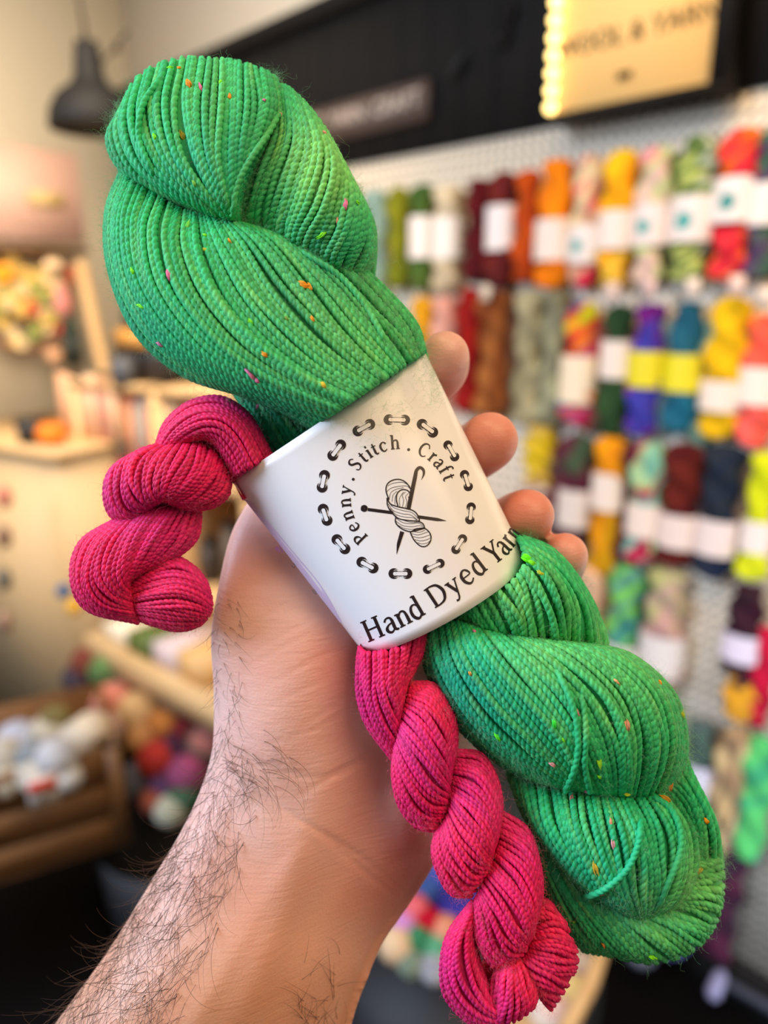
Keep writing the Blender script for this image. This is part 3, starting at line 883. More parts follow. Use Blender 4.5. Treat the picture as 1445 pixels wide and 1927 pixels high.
def ball_mesh(p, r, cols, label, name='yarn_ball', group=None, sc=(1, 1, .9)):
    n = 18
    th = np.linspace(0, np.pi, n); ph = np.linspace(0, 2 * np.pi, 2 * n, endpoint=False)
    T, H = np.meshgrid(th, ph, indexing='ij')
    sd = int(abs(p[0] * 1e4)) % 997
    q = np.clip(vnoise(T * .6, H, sd) * .5 + .5, 0, .999) * len(cols)
    C = np.array([s2l(c) for c in cols])[q.astype(int)]
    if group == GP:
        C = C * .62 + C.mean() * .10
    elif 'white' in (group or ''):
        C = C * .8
    R = r * (1 + 0.03 * np.sin(14 * (T + .6 * np.sin(H + sd))))
    V = np.stack([R * np.sin(T) * np.cos(H) * sc[0], R * np.sin(T) * np.sin(H) * sc[1], R * np.cos(T) * sc[2]], -1).reshape(-1, 3) + p
    o = mesh_np(name, V, grid_faces(n, 2 * n, False, True), M_HANK, None, C.reshape(-1, 3))
    return tag(o, label, 'yarn', group)


GP = 'yarn balls piled under the display bench'
PILE = [(168, 1246, 1.95, 30, [(150, 50, 36), (130, 60, 40)], 'brick red yarn ball at the top left of the bench pile'),
        (205, 1262, 1.9, 32, [(86, 120, 60), (110, 150, 80)], 'leaf green yarn ball in the bench pile'),
        (150, 1275, 1.95, 28, [(70, 60, 74), (90, 70, 80)], 'dark grey purple yarn ball at the left of the bench pile'),
        (245, 1280, 1.9, 34, [(100, 140, 70), (70, 90, 70)], 'moss and lime yarn ball in the bench pile'),
        (285, 1290, 1.88, 30, [(80, 84, 94), (90, 90, 104)], 'blue grey yarn ball in the bench pile'),
        (170, 1325, 1.85, 28, [(70, 50, 56), (90, 60, 80)], 'dark plum yarn ball in the bench pile'),
        (212, 1320, 1.82, 34, [(240, 140, 110), (226, 130, 110)], 'salmon yarn ball in the bench pile'),
        (262, 1340, 1.8, 38, [(226, 178, 110), (214, 164, 96)], 'large honey cream yarn ball in the bench pile'),
        (222, 1362, 1.78, 26, [(226, 180, 166), (220, 190, 176)], 'pale rose yarn ball in the bench pile'),
        (342, 1322, 1.8, 34, [(60, 84, 84), (70, 96, 90)], 'dull teal yarn ball beside the wrist'),
        (310, 1365, 1.76, 32, [(180, 100, 12), (200, 120, 20)], 'dark amber yarn ball in the bench pile'),
        (270, 1392, 1.74, 28, [(222, 160, 90), (206, 140, 70)], 'light caramel yarn ball in the bench pile'),
        (355, 1378, 1.74, 32, [(120, 20, 24), (100, 16, 24)], 'deep red yarn ball beside the wrist'),
        (330, 1410, 1.7, 30, [(70, 30, 60), (110, 14, 30)], 'aubergine yarn ball in the lower pile'),
        (298, 1428, 1.68, 34, [(200, 34, 14), (180, 24, 20)], 'scarlet yarn ball in the lower pile'),
        (352, 1455, 1.66, 34, [(200, 70, 120), (160, 60, 110)], 'magenta pink yarn ball beside the arm'),
        (310, 1478, 1.66, 30, [(86, 50, 90), (100, 60, 110)], 'purple yarn ball in the lower pile'),
        (258, 1470, 1.7, 34, [(96, 100, 116), (110, 112, 130)], 'steel grey yarn ball at the left of the lower pile'),
        (292, 1505, 1.64, 26, [(170, 80, 50), (150, 70, 50)], 'terracotta yarn ball in the lower pile'),
        (345, 1500, 1.64, 30, [(50, 90, 60), (70, 110, 80)], 'bottle green yarn ball beside the arm'),
        (322, 1524, 1.62, 28, [(210, 206, 180), (190, 190, 160)], 'cream yarn ball at the bottom of the lower pile'),
        (390, 1400, 1.7, 36, [(190, 110, 100), (90, 80, 60)], 'dusty rose yarn ball behind the wrist'),
        (392, 1330, 1.8, 36, [(70, 60, 50), (100, 70, 50)], 'dark brown yarn ball behind the hand')]
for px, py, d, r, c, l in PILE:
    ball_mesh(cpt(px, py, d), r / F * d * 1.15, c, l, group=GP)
# dark tub that holds the lower pile
tp = cpt(345, 1540, 1.75)
m = MB()
n = 36
prof = [(0.0, -0.5), (0.15, -0.5), (0.20, 0.0), (0.205, 0.0), (0.155, -0.51), (0, -0.51)]
m.add([[tp[0] + r * math.cos(a), tp[1] + r * math.sin(a), tp[2] + z * 0.8] for r, z in prof for a in np.linspace(0, 2 * np.pi, n, endpoint=False)], grid_faces(len(prof), n, False, True), s2l((20, 20, 24)))
tag(m.build('black_tub', M_PAINT, None, True), 'black round tub holding the lower pile of yarn balls', 'tub')

# ------------------------------------------------------------------ wooden crate with white balls
K = Fr(226, 1404, 1.55, -62)
e = empty('wooden_crate', K.p(-0.3, 0, -0.17), 'dark brown slatted wooden crate full of white yarn balls', 'crate')
kx = K.x if K.x @ (RM @ np.array([1.0, 0, 0])) > 0 else -K.x
K.x = kx
m = MB()
for z0_, z1_ in ((-0.235, -0.165), (-0.158, -0.085), (-0.078, 0.0)):
    K.box(m, -0.6, 0.0, 0.0, 0.012, z0_, z1_)
    K.box(m, -0.012, 0.0, 0.0, 0.3, z0_, z1_)
K.box(m, -0.6, 0, 0.29, 0.3, -0.235, 0)
K.box(m, -0.6, 0, 0, 0.3, -0.24, -0.23)
m.build('slats', M_CRATE, e)
m = MB(); K.box(m, -0.03, -0.0, -0.006, 0.012, -0.235, 0.0); m.build('corner_post', M_CRATE, e)
lbp = cpt(84, 1484, 1.42)
e2 = empty('hanging_price_card', lbp, 'white card with a red stripe on the front of the wooden crate', 'card')
m = MB(); m.box(lbp - kx * 0.03 + [0, 0, -0.03], kx * 0.055, -K.y * 0.002, (0, 0, 0.06), s2l((226, 214, 200))); m.build('card', M_PAINT, e2)
m = MB(); m.box(lbp - kx * 0.028 - K.y * 0.003 + [0, 0, -0.003], kx * 0.05, -K.y * 0.001, (0, 0, 0.024), s2l((214, 50, 20))); m.build('red_stripe', M_PAINT, e2)
GW = 'white yarn balls in the wooden crate'
WB = [(12, 1462, 44, (226, 214, 190), 'cream ball at the front left of the crate'), (70, 1450, 40, (232, 222, 204), 'ivory ball behind the red striped card'), (105, 1425, 38, (206, 206, 210), 'pale grey ball in the middle of the crate'), (35, 1395, 40, (196, 200, 218), 'bluish white ball at the back left of the crate'), (150, 1392, 40, (232, 220, 200), 'warm white ball near the crate corner'), (172, 1372, 34, (236, 216, 186), 'cream ball at the far corner of the crate'), (95, 1375, 34, (216, 204, 180), 'beige white ball at the back of the crate'), (60, 1420, 30, (150, 156, 160), 'grey ball between the white ones in the crate'), (5, 1422, 36, (214, 206, 190), 'off white ball at the left edge of the crate'), (105, 1350, 26, (130, 116, 70), 'olive beige ball behind the crate'), (128, 1462, 26, (226, 222, 214), 'small white ball resting on the crate rim')]
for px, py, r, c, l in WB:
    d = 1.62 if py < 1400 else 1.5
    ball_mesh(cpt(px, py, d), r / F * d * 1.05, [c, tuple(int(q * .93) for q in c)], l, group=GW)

# ------------------------------------------------------------------ basket of yarn seen between wrist and pink hank
GB = 'yarn balls low down behind the wrist'
LOW = [(835, 1635, 1.35, 42, [(70, 80, 170), (60, 90, 160)], 'cornflower blue ball behind the lower pink hank'),
       (800, 1665, 1.33, 34, [(60, 90, 150), (50, 60, 140)], 'blue ball beside the wrist'),
       (870, 1700, 1.3, 40, [(56, 50, 150), (50, 44, 120)], 'indigo ball behind the lower pink hank'),
       (778, 1712, 1.28, 26, [(220, 90, 100), (226, 110, 120)], 'rose pink ball beside the wrist'),
       (806, 1736, 1.26, 24, [(180, 6, 36), (190, 20, 50)], 'crimson ball behind the wrist'),
       (760, 1738, 1.26, 22, [(206, 140, 200)], 'lilac ball touching the wrist outline'),
       (838, 1752, 1.25, 26, [(222, 150, 120), (216, 140, 110)], 'peach ball behind the lower pink hank'),
       (790, 1768, 1.24, 24, [(50, 120, 80), (70, 140, 100)], 'green ball low beside the wrist'),
       (822, 1785, 1.23, 24, [(100, 170, 130), (90, 160, 120)], 'mint ball low beside the wrist'),
       (748, 1778, 1.24, 30, [(230, 200, 160), (226, 190, 150)], 'cream ball low beside the wrist'),
       (775, 1812, 1.22, 24, [(150, 160, 140), (110, 130, 110)], 'grey green ball low beside the wrist'),
       (820, 1822, 1.21, 26, [(170, 172, 176), (150, 150, 160)], 'silver grey ball low beside the wrist'),
       (850, 1808, 1.22, 26, [(200, 170, 150), (150, 110, 100)], 'taupe pink ball low behind the pink hank'),
       (1085, 1815, 1.25, 30, [(200, 180, 160), (180, 150, 130)], 'beige ball in the pine rimmed tray'),
       (1078, 1860, 1.2, 30, [(190, 150, 140), (214, 190, 120)], 'pale mauve ball in the pine rimmed tray'),
       (1035, 1900, 1.18, 34, [(226, 190, 180), (230, 216, 200)], 'blush white ball in the pine rimmed tray'),
       (1255, 1752, 1.70, 38, [(110, 130, 200), (130, 146, 210)], 'periwinkle ball behind the foot of the green skein'),
       (1205, 1788, 1.62, 26, [(120, 124, 140), (100, 104, 120)], 'slate grey ball under the foot of the green skein')]
for px, py, d, r, c, l in LOW:
    ball_mesh(cpt(px, py, d), r / F * d * 1.2, c, l, group=GB)
for q, sx_, l in ((cpt(800, 1800, 1.33), .2, 'black floor bin under the yarn balls by the wrist'),):
    m = MB(); m.box(q - [.28, .1, .5], (.5, 0, 0), (0, .34, 0), (0, 0, .44), s2l((24, 24, 28)))
    tag(m.build('floor_bin', M_PAINT), l, 'bin')
tr = [cpt(1130, 1792, 1.22), cpt(1112, 1850, 1.17), cpt(1068, 1935, 1.1), cpt(1030, 2010, 1.06)]
e = empty('pine_tray', tr[1] - [0, 0, 0.1], 'pine rimmed tray of pale yarn at the bottom, right of the pink hank', 'tray')
rt = RM @ np.array([1.0, 0, 0]); rt[2] = 0; rt /= np.linalg.norm(rt)
m = MB(); m.tube(tr, 0.013, n=6); m.build('rim', M_WOOD, e, True)
m = MB(); m.box(tr[3] - rt * .1 + [0, 0, -.07 - tr[3][2] + .07], (.03, 0, 0), (0, .03, 0), (0, 0, tr[3][2] - .07)); m.build('leg', M_WOOD, e)
m = MB(); m.add([tr[0] + [0, 0, -.06], tr[3] + [0, 0, -.06], tr[3] - rt * .13 + [0, 0, -.06], tr[0] - rt * .13 + [0, 0, -.06], tr[0] + [0, 0, -.07], tr[3] + [0, 0, -.07], tr[3] - rt * .13 + [0, 0, -.07], tr[0] - rt * .13 + [0, 0, -.07]], [[0, 1, 2, 3], [4, 7, 6, 5], [0, 4, 5, 1], [1, 5, 6, 2], [2, 6, 7, 3], [3, 7, 4, 0]], s2l((200, 160, 110))); m.build('tray_base', M_WOOD, e)
a0, a1 = cpt(1360, 1828, 1.60), cpt(1338, 1880, 1.56)
m = MB(); m.tube([a0, a0 * .98 + a1 * .02, a0 * .8 + a1 * .2, a0 * .2 + a1 * .8, a0 * .02 + a1 * .98, a1], [.001, .009, .015, .016, .010, .001], s2l((150, 150, 190)), n=12)
tag(m.build('lavender_bobbin', M_PAINT, None, True), 'pale lavender bobbin near the floor at the lower right', 'bobbin')
m = MB(); q0, q1 = cpt(1370, 1850, 1.6), cpt(1500, 1925, 1.5); m.tube([q0, (q0 + q1) / 2, q1], 0.012, s2l((56, 60, 74)), n=6)
tag(m.build('grey_rail', M_PAINT), 'dark grey rail near the floor in the lower right corner', 'rail')

# ------------------------------------------------------------------ paper band geometry functions
TL, TR_, BR, BL = np.array([435., 905]), np.array([800., 662]), np.array([986., 1044]), np.array([677., 1219])


def label_inv(px, py):
    s = np.full(np.shape(px), .5); t = np.full(np.shape(px), .5)
    for _ in range(7):
        q = [(1 - s) * (1 - t) * TL[i] + s * (1 - t) * TR_[i] + s * t * BR[i] + (1 - s) * t * BL[i] for i in (0, 1)]
        ds = [(1 - t) * (TR_[i] - TL[i]) + t * (BR[i] - BL[i]) for i in (0, 1)]
        dt = [(1 - s) * (BL[i] - TL[i]) + s * (BR[i] - TR_[i]) for i in (0, 1)]
        rx, ry = px - q[0], py - q[1]
        det = ds[0] * dt[1] - ds[1] * dt[0]
        s = np.clip(s + (rx * dt[1] - ry * dt[0]) / det, -1.5, 2.5)
        t = np.clip(t + (ds[0] * ry - ds[1] * rx) / det, -1.5, 2.5)
    return s, t


LZC, LH = 220.0, 20.0


def ldepth(s):
    return LZC - LH * np.clip(1 - (2 * s - 1) ** 2, 0, 1) ** 0.5


def label_pt(s, t, back=False):
    q = np.stack([(1 - s) * (1 - t) * TL[i] + s * (1 - t) * TR_[i] + s * t * BR[i] + (1 - s) * t * BL[i] for i in (0, 1)], -1)
    bul = np.clip(1 - (2 * s - 1) ** 2, 0, 1) ** 0.5
    sg = -0.3 if back else 1.0
    ax = np.array([.5, .866])
    q = q + (bul ** .8 * t * (40 if not back else 30) * sg)[..., None] * ax
    d = LZC - LH * bul if not back else LZC + 17 * bul
    return q, d


th = np.linspace(0, 2 * np.pi, 121)[:-1]
S_ = (1 - np.cos(th)) / 2
tt = np.linspace(0, 1, 24)
Vl = []
for t in tt:
    for a, s in zip(th, S_):
        q, d = label_pt(np.array(s), np.array(t), a > np.pi)
        Vl.append(P(q[0], q[1], d))
Vl = np.array(Vl)
band_root = empty('paper_band', P(700, 950, 220), 'glossy white paper band printed Penny Stitch Craft, wrapped round both held skeins', 'paper band')
LF = grid_faces(len(tt), len(th), False, True)
o = mesh_np('band_paper', Vl, LF, M_PAPER, band_root)
sol = o.modifiers.new('thickness', 'SOLIDIFY'); sol.thickness = 0.00018; sol.offset = 1
BV = BVHTree.FromPolygons([tuple(v) for v in Vl], [tuple(int(i) for i in f) for f in LF])
CAMV = Vector(CAM)


def drape(pxy, off):
    """lay printed points on the paper: where the sight line meets the band"""
    out = []
    for x, y in pxy:
        d = Vector(ray(x, y)).normalized()
        h = BV.ray_cast(CAMV, d)
        if h[0] is None:
            s, t = label_inv(np.array(float(x)), np.array(float(y)))
            s = min(max(float(s), 0.004), 0.996)
            c = P(x, y, ldepth(s) - off)
            out.append(c)
        else:
            n = h[1] if h[1].dot(d) < 0 else -h[1]
            out.append(np.array(h[0] + n * (off / 1000.0)))
    return np.array(out)


class Print:
    def __init__(s):
        s.v, s.f, s.n = [], {3: [], 4: []}, 0

    def raw(s, pxy, faces, off):
        s.v.append(drape(pxy, off))
        fa = np.asarray(faces)
        s.f[fa.shape[1]].append(fa + s.n)
        s.n += len(pxy)

    def stroke(s, pts, wd, off=0.06, smooth=True, n=None):
        pts = np.asarray(pts, float)
        L = np.linalg.norm(np.diff(pts, axis=0), axis=1).sum()
        n = n or max(6, int(L / 2.5))
        c = catmull(pts, n) if smooth and len(pts) > 2 else np.stack([np.interp(np.linspace(0, len(pts) - 1, n), np.arange(len(pts)), pts[:, k]) for k in (0, 1)], -1)
        wv = np.interp(np.linspace(0, 1, n), np.linspace(0, 1, len(np.atleast_1d(wd))), np.atleast_1d(wd)) if np.size(wd) > 1 else np.full(n, wd)
        t = np.gradient(c, axis=0); t /= np.linalg.norm(t, axis=1)[:, None] + 1e-9
        nn = np.stack([-t[:, 1], t[:, 0]], -1) * wv[:, None] / 2
        q = np.stack([c - nn, c + nn], 1).reshape(-1, 2)
        s.raw(q, grid_faces(n, 2), off)

    def disc(s, c, r, off=0.06, n=24):
        c = np.asarray(c, float)
        a = np.linspace(0, 2 * np.pi, n, endpoint=False)
        ring = [c] + [c + r * k * np.array([math.cos(t), math.sin(t)]) for k in (.5, 1) for t in a]
        s.raw(ring, [[0, 1 + i, 1 + (i + 1) % n] for i in range(n)], off)
        s.v.append(drape(ring[1:], off)); s.f[4].append(grid_faces(2, n, False, True) + s.n); s.n += 2 * n

    def build(s, name, material, parent):
        fa = [np.concatenate(v) for v in s.f.values() if v]
        return mesh_np(name, np.concatenate(s.v), fa, material, parent, smooth=False)


def c5(x, y):
    return np.array([560 + x / 4.014, 740 + y / 4.014])


ink, wht = Print(), Print()
EY = [((690, 200), (808, 203)), ((455, 285), (545, 235)), ((265, 470), (325, 390)), ((185, 710), (203, 620)), ((222, 960), (193, 875)), ((357, 1175), (297, 1105)), ((570, 1320), (485, 1275)), ((825, 1362), (727, 1362)), ((1075, 1285), (980, 1330)), ((1195, 1180), (1245, 1100)), ((1300, 955), (1310, 860)), ((1288, 705), (1260, 615)), ((1185, 480), (1135, 392)), ((1020, 295), (940, 235))]
for a, c in EY:
    a, c = c5(*a), c5(*c)
    u = (c - a) / np.linalg.norm(c - a)
    narrow = 0.86 if a[0] > 820 else 1.0
    for q, sg in ((a, 1), (c, -1)):
        ink.disc(q, 10.2 * narrow, 0.05)
        wht.disc(q + u * sg * 4.4, 7.4 * narrow, 0.09)
        ink.disc(q + u * sg * 3.0, 6.4 * narrow, 0.13)
    for q, sg in ((a, 1), (c, -1)):
        wht.disc(q + u * sg * 2.2, 3.6 * narrow, 0.21)
    ink.stroke([a + u * 1.5, c - u * 1.5], 9.0 * narrow, 0.17, False)
    wht.stroke([a + u * 2, c - u * 2], 7.0 * narrow, 0.21, False)

VW, TH_ = .125, .07


def ser(x, y, wd=.3):
    return ([(x - wd / 2, y), (x + wd / 2, y)], .055, False)


GL = {
    'H': (.92, [([(.2, 0), (.2, 1)], VW, False), ([(.74, 0), (.74, 1)], VW, False), ([(.2, .52), (.74, .52)], TH_, False), ser(.2, .025), ser(.74, .025), ser(.2, .975), ser(.74, .975)]),
    'a': (.62, [([(.1, .54), (.2, .66), (.36, .67), (.45, .55), (.45, .3), (.45, .1), (.54, .02), (.62, .04)], [.08, .07, .09, VW, VW, .1, .06], True), ([(.45, .4), (.25, .36), (.1, .24), (.1, .08), (.24, -.01), (.38, .06), (.46, .17)], [.06, .07, VW, .1, .06, .06], True)]),
    'n': (.72, [([(.17, 0), (.17, .66)], VW, False), ([(.2, .5), (.34, .66), (.5, .63), (.55, .45), (.55, .2), (.55, 0)], [.06, .08, .1, VW, VW], True), ser(.17, .025, .28), ser(.55, .025, .28), ([(.03, .63), (.17, .64)], .06, False)]),
    'd': (.68, [([(.48, .5), (.36, .66), (.18, .62), (.08, .4), (.1, .15), (.24, 0), (.38, .03), (.48, .16)], [.06, .07, .1, VW, VW, .08, .06], True), ([(.5, 0), (.5, 1.05)], VW, False), ([(.36, 1.02), (.5, 1.04)], .06, False), ([(.5, .03), (.64, .03)], .055, False)]),
    'D': (.9, [([(.2, 0), (.2, 1)], VW, False), ([(.06, .97), (.4, .97), (.66, .88), (.8, .62), (.8, .38), (.66, .12), (.4, .03), (.06, .03)], [.055, .07, .1, VW, VW, .1, .07, .055], True)]),
    'y': (.62, [([(.1, .64), (.33, .06)], VW, False), ([(.55, .64), (.34, .08), (.24, -.18), (.12, -.28), (.02, -.25)], [.06, .07, .07, .09], True), ser(.1, .64, .26), ser(.55, .64, .22)]),
    'e': (.6, [([(.1, .37), (.5, .38), (.49, .55), (.38, .67), (.22, .65), (.08, .48), (.08, .2), (.22, .01), (.38, .01), (.53, .12)], [.055, .055, .09, .07, .09, VW, VW, .1, .07, .06], True)]),
    'Y': (.8, [([(.1, .97), (.4, .46)], VW, False), ([(.7, .97), (.4, .46)], TH_, False), ([(.4, .5), (.4, 0)], VW, False), ser(.1, .975, .3), ser(.7, .975, .26), ser(.4, .025, .32)]),
    'r': (.52, [([(.17, 0), (.17, .66)], VW, False), ([(.2, .46), (.3, .62), (.42, .66)], [.06, .09, .12], True), ser(.17, .025, .3), ([(.03, .63), (.17, .64)], .06, False)]),
    'P': (.72, [([(.2, 0), (.2, 1)], VW, False), ([(.06, .97), (.38, .97), (.58, .86), (.6, .66), (.44, .5), (.2, .48)], [.055, .07, VW, VW, .07, .055], True), ser(.2, .025)]),
    'S': (.64, [([(.52, .82), (.42, .96), (.26, .98), (.1, .86), (.12, .66), (.32, .52), (.5, .38), (.52, .16), (.36, .01), (.16, .03), (.07, .2)], [.06, .06, .08, .11, VW, .12, VW, .11, .08, .06, .06], True)]),
    't': (.46, [([(.2, .86), (.2, .4), (.2, .12), (.3, .01), (.42, .06)], [.08, VW, VW, .09, .05], True), ([(.04, .64), (.4, .64)], .06, False)]),
    'i': (.34, [([(.17, 0), (.17, .66)], VW, False), ser(.17, .025, .28), ([(.03, .63), (.17, .64)], .06, False), ([(.11, .9), (.24, .9)], .13, False)]),
    'c': (.56, [([(.49, .5), (.42, .64), (.28, .67), (.1, .52), (.07, .3), (.17, .06), (.34, 0), (.5, .12)], [.1, .07, .07, VW, VW, .1, .08, .05], True)]),
    'h': (.72, [([(.17, 0), (.17, 1.05)], VW, False), ([(.2, .5), (.34, .66), (.5, .63), (.55, .45), (.55, .2), (.55, 0)], [.06, .08, .1, VW, VW], True), ser(.17, .025, .28), ser(.55, .025, .28), ([(.03, 1.02), (.17, 1.03)], .06, False)]),
    'C': (.78, [([(.7, .72), (.6, .93), (.42, .99), (.2, .88), (.08, .6), (.1, .3), (.26, .06), (.48, 0), (.7, .14)], [.06, .06, .07, .11, VW, VW, .1, .07, .05], True)]),
    'f': (.46, [([(.5, .96), (.38, 1.02), (.24, .92), (.2, .7), (.2, .3), (.2, 0)], [.1, .07, .1, VW, VW], True), ([(.04, .64), (.4, .64)], .06, False), ser(.2, .025, .3)]),
}


def glyph(ch, cpx, ang, cap, sx=1.0):
    """ch centred on baseline point cpx; ang in degrees, clockwise on the picture; cap height in px"""
    adv, st = GL[ch]
    cap = cap * (1.1 if cap < 30 else 1.04)
    a = math.radians(ang)
    ux, uy = np.array([math.cos(a), math.sin(a)]) * sx, np.array([math.sin(a), -math.cos(a)])
    for pts, wd, sm in st:
        q = [cpx + ((x - adv / 2) * ux + y * uy) * cap for x, y in pts]
        ink.stroke(q, np.asarray(wd) * (1.38 if cap < 30 else 1.22) * cap * (0.55 + 0.45 * sx), 0.06, sm)


for ch, phi in zip('Penny', (-135, -122, -108.5, -94.5, -81)):
    glyph(ch, c5(770 + 369 * math.sin(math.radians(phi)), 795 - 369 * math.cos(math.radians(phi))), phi, 23.2)
for ch, phi in zip('Stitch', (-52.5, -41.6, -34, -27, -17.5, -4.8)):
    glyph(ch, c5(770 + 374 * math.sin(math.radians(phi)), 795 - 374 * math.cos(math.radians(phi))), phi, 23.2)
for ch, phi in zip('Craft', (27, 38.8, 48.2, 57.6, 66.6)):
    glyph(ch, c5(768 + 362 * math.sin(math.radians(phi)), 795 - 362 * math.cos(math.radians(phi))), phi + 2, 23.2, 0.95)
ink.disc(c5(420, 650), 2.8)
ink.disc(c5(838, 426), 2.8)


def c2(x, y):
    return np.array([420 + x / 2.064, 640 + y / 2.064])


base = np.array([(555, 1178), (680, 1122), (790, 1062), (900, 990), (1010, 905), (1090, 845), (1140, 790), (1170, 752)], float)
bc = catmull(base, 300)
for ch, x, sx in (('H', 597, 1), ('a', 661, 1), ('n', 712, 1), ('d', 767, 1), ('D', 850, 1), ('y', 914, .95), ('e', 963, .95), ('d', 1011, .92), ('Y', 1075, .85), ('a', 1110, .72), ('r', 1134, .62), ('n', 1156, .5)):
    i = int(np.argmin(abs(bc[:, 0] - x)))
    i = min(max(i, 3), 296)
    t = bc[i + 3] - bc[i - 3]
    glyph(ch, c2(*bc[i]), math.degrees(math.atan2(t[1], t[0])), 39, sx)

# the drawn skein, needle and hook
for seg in ([(530, 878), (720, 903)], [(905, 933), (1060, 955)]):
    ink.stroke([c5(*q) for q in seg], 6.2, 0.05, False)
ink.stroke([c5(1060, 955), c5(1122, 964)], [6, .6], 0.05, False)
ink.disc(c5(503, 870), 6.6, 0.05)
ink.stroke([c5(480, 868), c5(524, 873)], 9.5, 0.05, False)
ink.stroke([c5(835, 880), c5(885, 640), c5(897, 585), c5(922, 562), c5(948, 578), c5(952, 612), c5(934, 655)], [8, 7.6, 6.4, 6, 5.4, 4.2, .6], 0.05)
ink.stroke([c5(790, 1045), c5(762, 1140), c5(748, 1216)], [8, 6.5, .6], 0.05)
outl = [
    [(690, 805), (668, 740), (675, 690), (710, 660), (760, 650), (805, 665), (840, 700), (858, 745), (850, 800), (838, 860)],
    [(757, 852), (745, 800), (755, 752), (790, 728), (830, 735), (852, 762)],
    [(675, 790), (700, 835), (760, 858), (840, 875), (890, 900), (918, 950), (915, 975)],
    [(675, 790), (680, 850), (710, 900), (760, 945), (830, 960), (905, 966)],
    [(742, 925), (740, 975), (780, 1020), (850, 1045), (930, 1028), (960, 1020)],
    [(905, 962), (945, 985), (960, 1020)],
    [(850, 1050), (880, 1110), (930, 1155), (975, 1152), (1005, 1110), (1000, 1060), (960, 1022), (900, 1025), (850, 1050)],
]
for q in outl:
    ink.stroke([c5(*p) for p in q], 2.3, 0.06)
fine = [
    [(672, 745), (700, 720), (750, 705), (820, 700), (848, 720)], [(680, 700), (720, 680), (790, 672), (830, 690)], [(690, 800), (705, 750), (745, 725), (800, 712)],
    [(712, 820), (720, 770), (750, 740)], [(735, 842), (735, 790), (752, 755)], [(772, 858), (768, 800), (785, 765), (800, 745)], [(790, 862), (800, 810), (790, 770), (815, 745)], [(812, 866), (825, 820), (815, 780), (838, 755)], [(836, 850), (842, 810), (835, 780)],
    [(680, 810), (720, 860), (790, 885), (860, 900), (905, 940)], [(684, 835), (720, 885), (790, 910), (850, 918), (905, 955)], [(695, 870), (740, 915), (810, 935), (870, 940), (900, 960)],
    [(745, 945), (790, 975), (850, 985), (910, 980), (945, 1000)], [(742, 965), (790, 998), (860, 1008), (920, 1000), (955, 1015)], [(755, 995), (800, 1018), (860, 1028), (910, 1018)], [(800, 960), (860, 975), (920, 972)],
    [(862, 1060), (910, 1070), (960, 1055), (990, 1045)], [(872, 1082), (920, 1092), (970, 1080), (1002, 1068)], [(885, 1105), (930, 1115), (975, 1106), (1003, 1092)], [(905, 1128), (940, 1138), (980, 1130), (998, 1115)], [(880, 1045), (920, 1050), (960, 1035)]]
for q in fine:
    ink.stroke([c5(*p) for p in q], 0.9, 0.06)
ink.build('printed_lettering', M_INK, band_root)
wht.build('eyelet_white_print', M_PAPER, band_root)  # white parts of the printed eyelets
st = Print()
lft = np.array([(458, 938), (520, 1017), (580, 1095), (640, 1172)], float)
rgt = np.array([(474, 944), (545, 1030), (604, 1102), (643, 1170)], float)
A_, B2 = catmull(lft, 40), catmull(rgt, 40)
q = np.stack([A_ * (1 - k) + B2 * k for k in (0, .5, 1)], 1).reshape(-1, 2)
st.raw(q, grid_faces(40, 3), 0.04)
st.build('side_sticker', M_STICK, band_root)
s1 = Print()
for q in ([(517, 1019), (518, 1021)], [(520, 1028), (527, 1040)], [(525, 1027), (532, 1039)], [(518, 1031), (522, 1037)]):
    s1.stroke(q, 1.2, 0.09, False)
s1.build('purple_scribble', M_PURPLE, band_root)
s1 = Print()
for q in ([(548, 1064), (553, 1069), (556, 1064), (551, 1060)], [(587, 1110), (593, 1118), (596, 1117), (590, 1108)]):
    s1.stroke(q, 1.0, 0.09, False)
s1.build('grey_small_print', M_GREY, band_root)


# ------------------------------------------------------------------ yarn lobes
def sample_guides(guides, T, Sn):
    G = np.array(guides, float)                  # (n,m,2)
    m = G.shape[1]
    Gt = catmull(np.swapaxes(G, 0, 1), T)        # (T,n,2)
    Gs = catmull(np.swapaxes(Gt, 0, 1), Sn)      # (Sn,T,2)
    return Gs


def lobe_depth(s, t, zc, H, te=(0, 0), sp=0.55, tilt=(0, 0)):
    """pillow depth in mm; te: how open each end stays (0 = sinks to the base, 1 = stays full)"""
    ps = np.clip(4 * s * (1 - s), 0, 1) ** sp
    ta = np.where(t < .5, te[0] + (1 - te[0]) * np.clip(4 * t * (1 - t), 0, 1) ** .5, te[1] + (1 - te[1]) * np.clip(4 * t * (1 - t), 0, 1) ** .5)
    return zc - H * ps * ta + tilt[0] * (s - .5) * 2 + tilt[1] * (t - .5) * 2


class Yarn:
    def __init__(s):
        s.V, s.Fq, s.C, s.n = [], [], [], 0
        s.surf = []          # points for fuzz


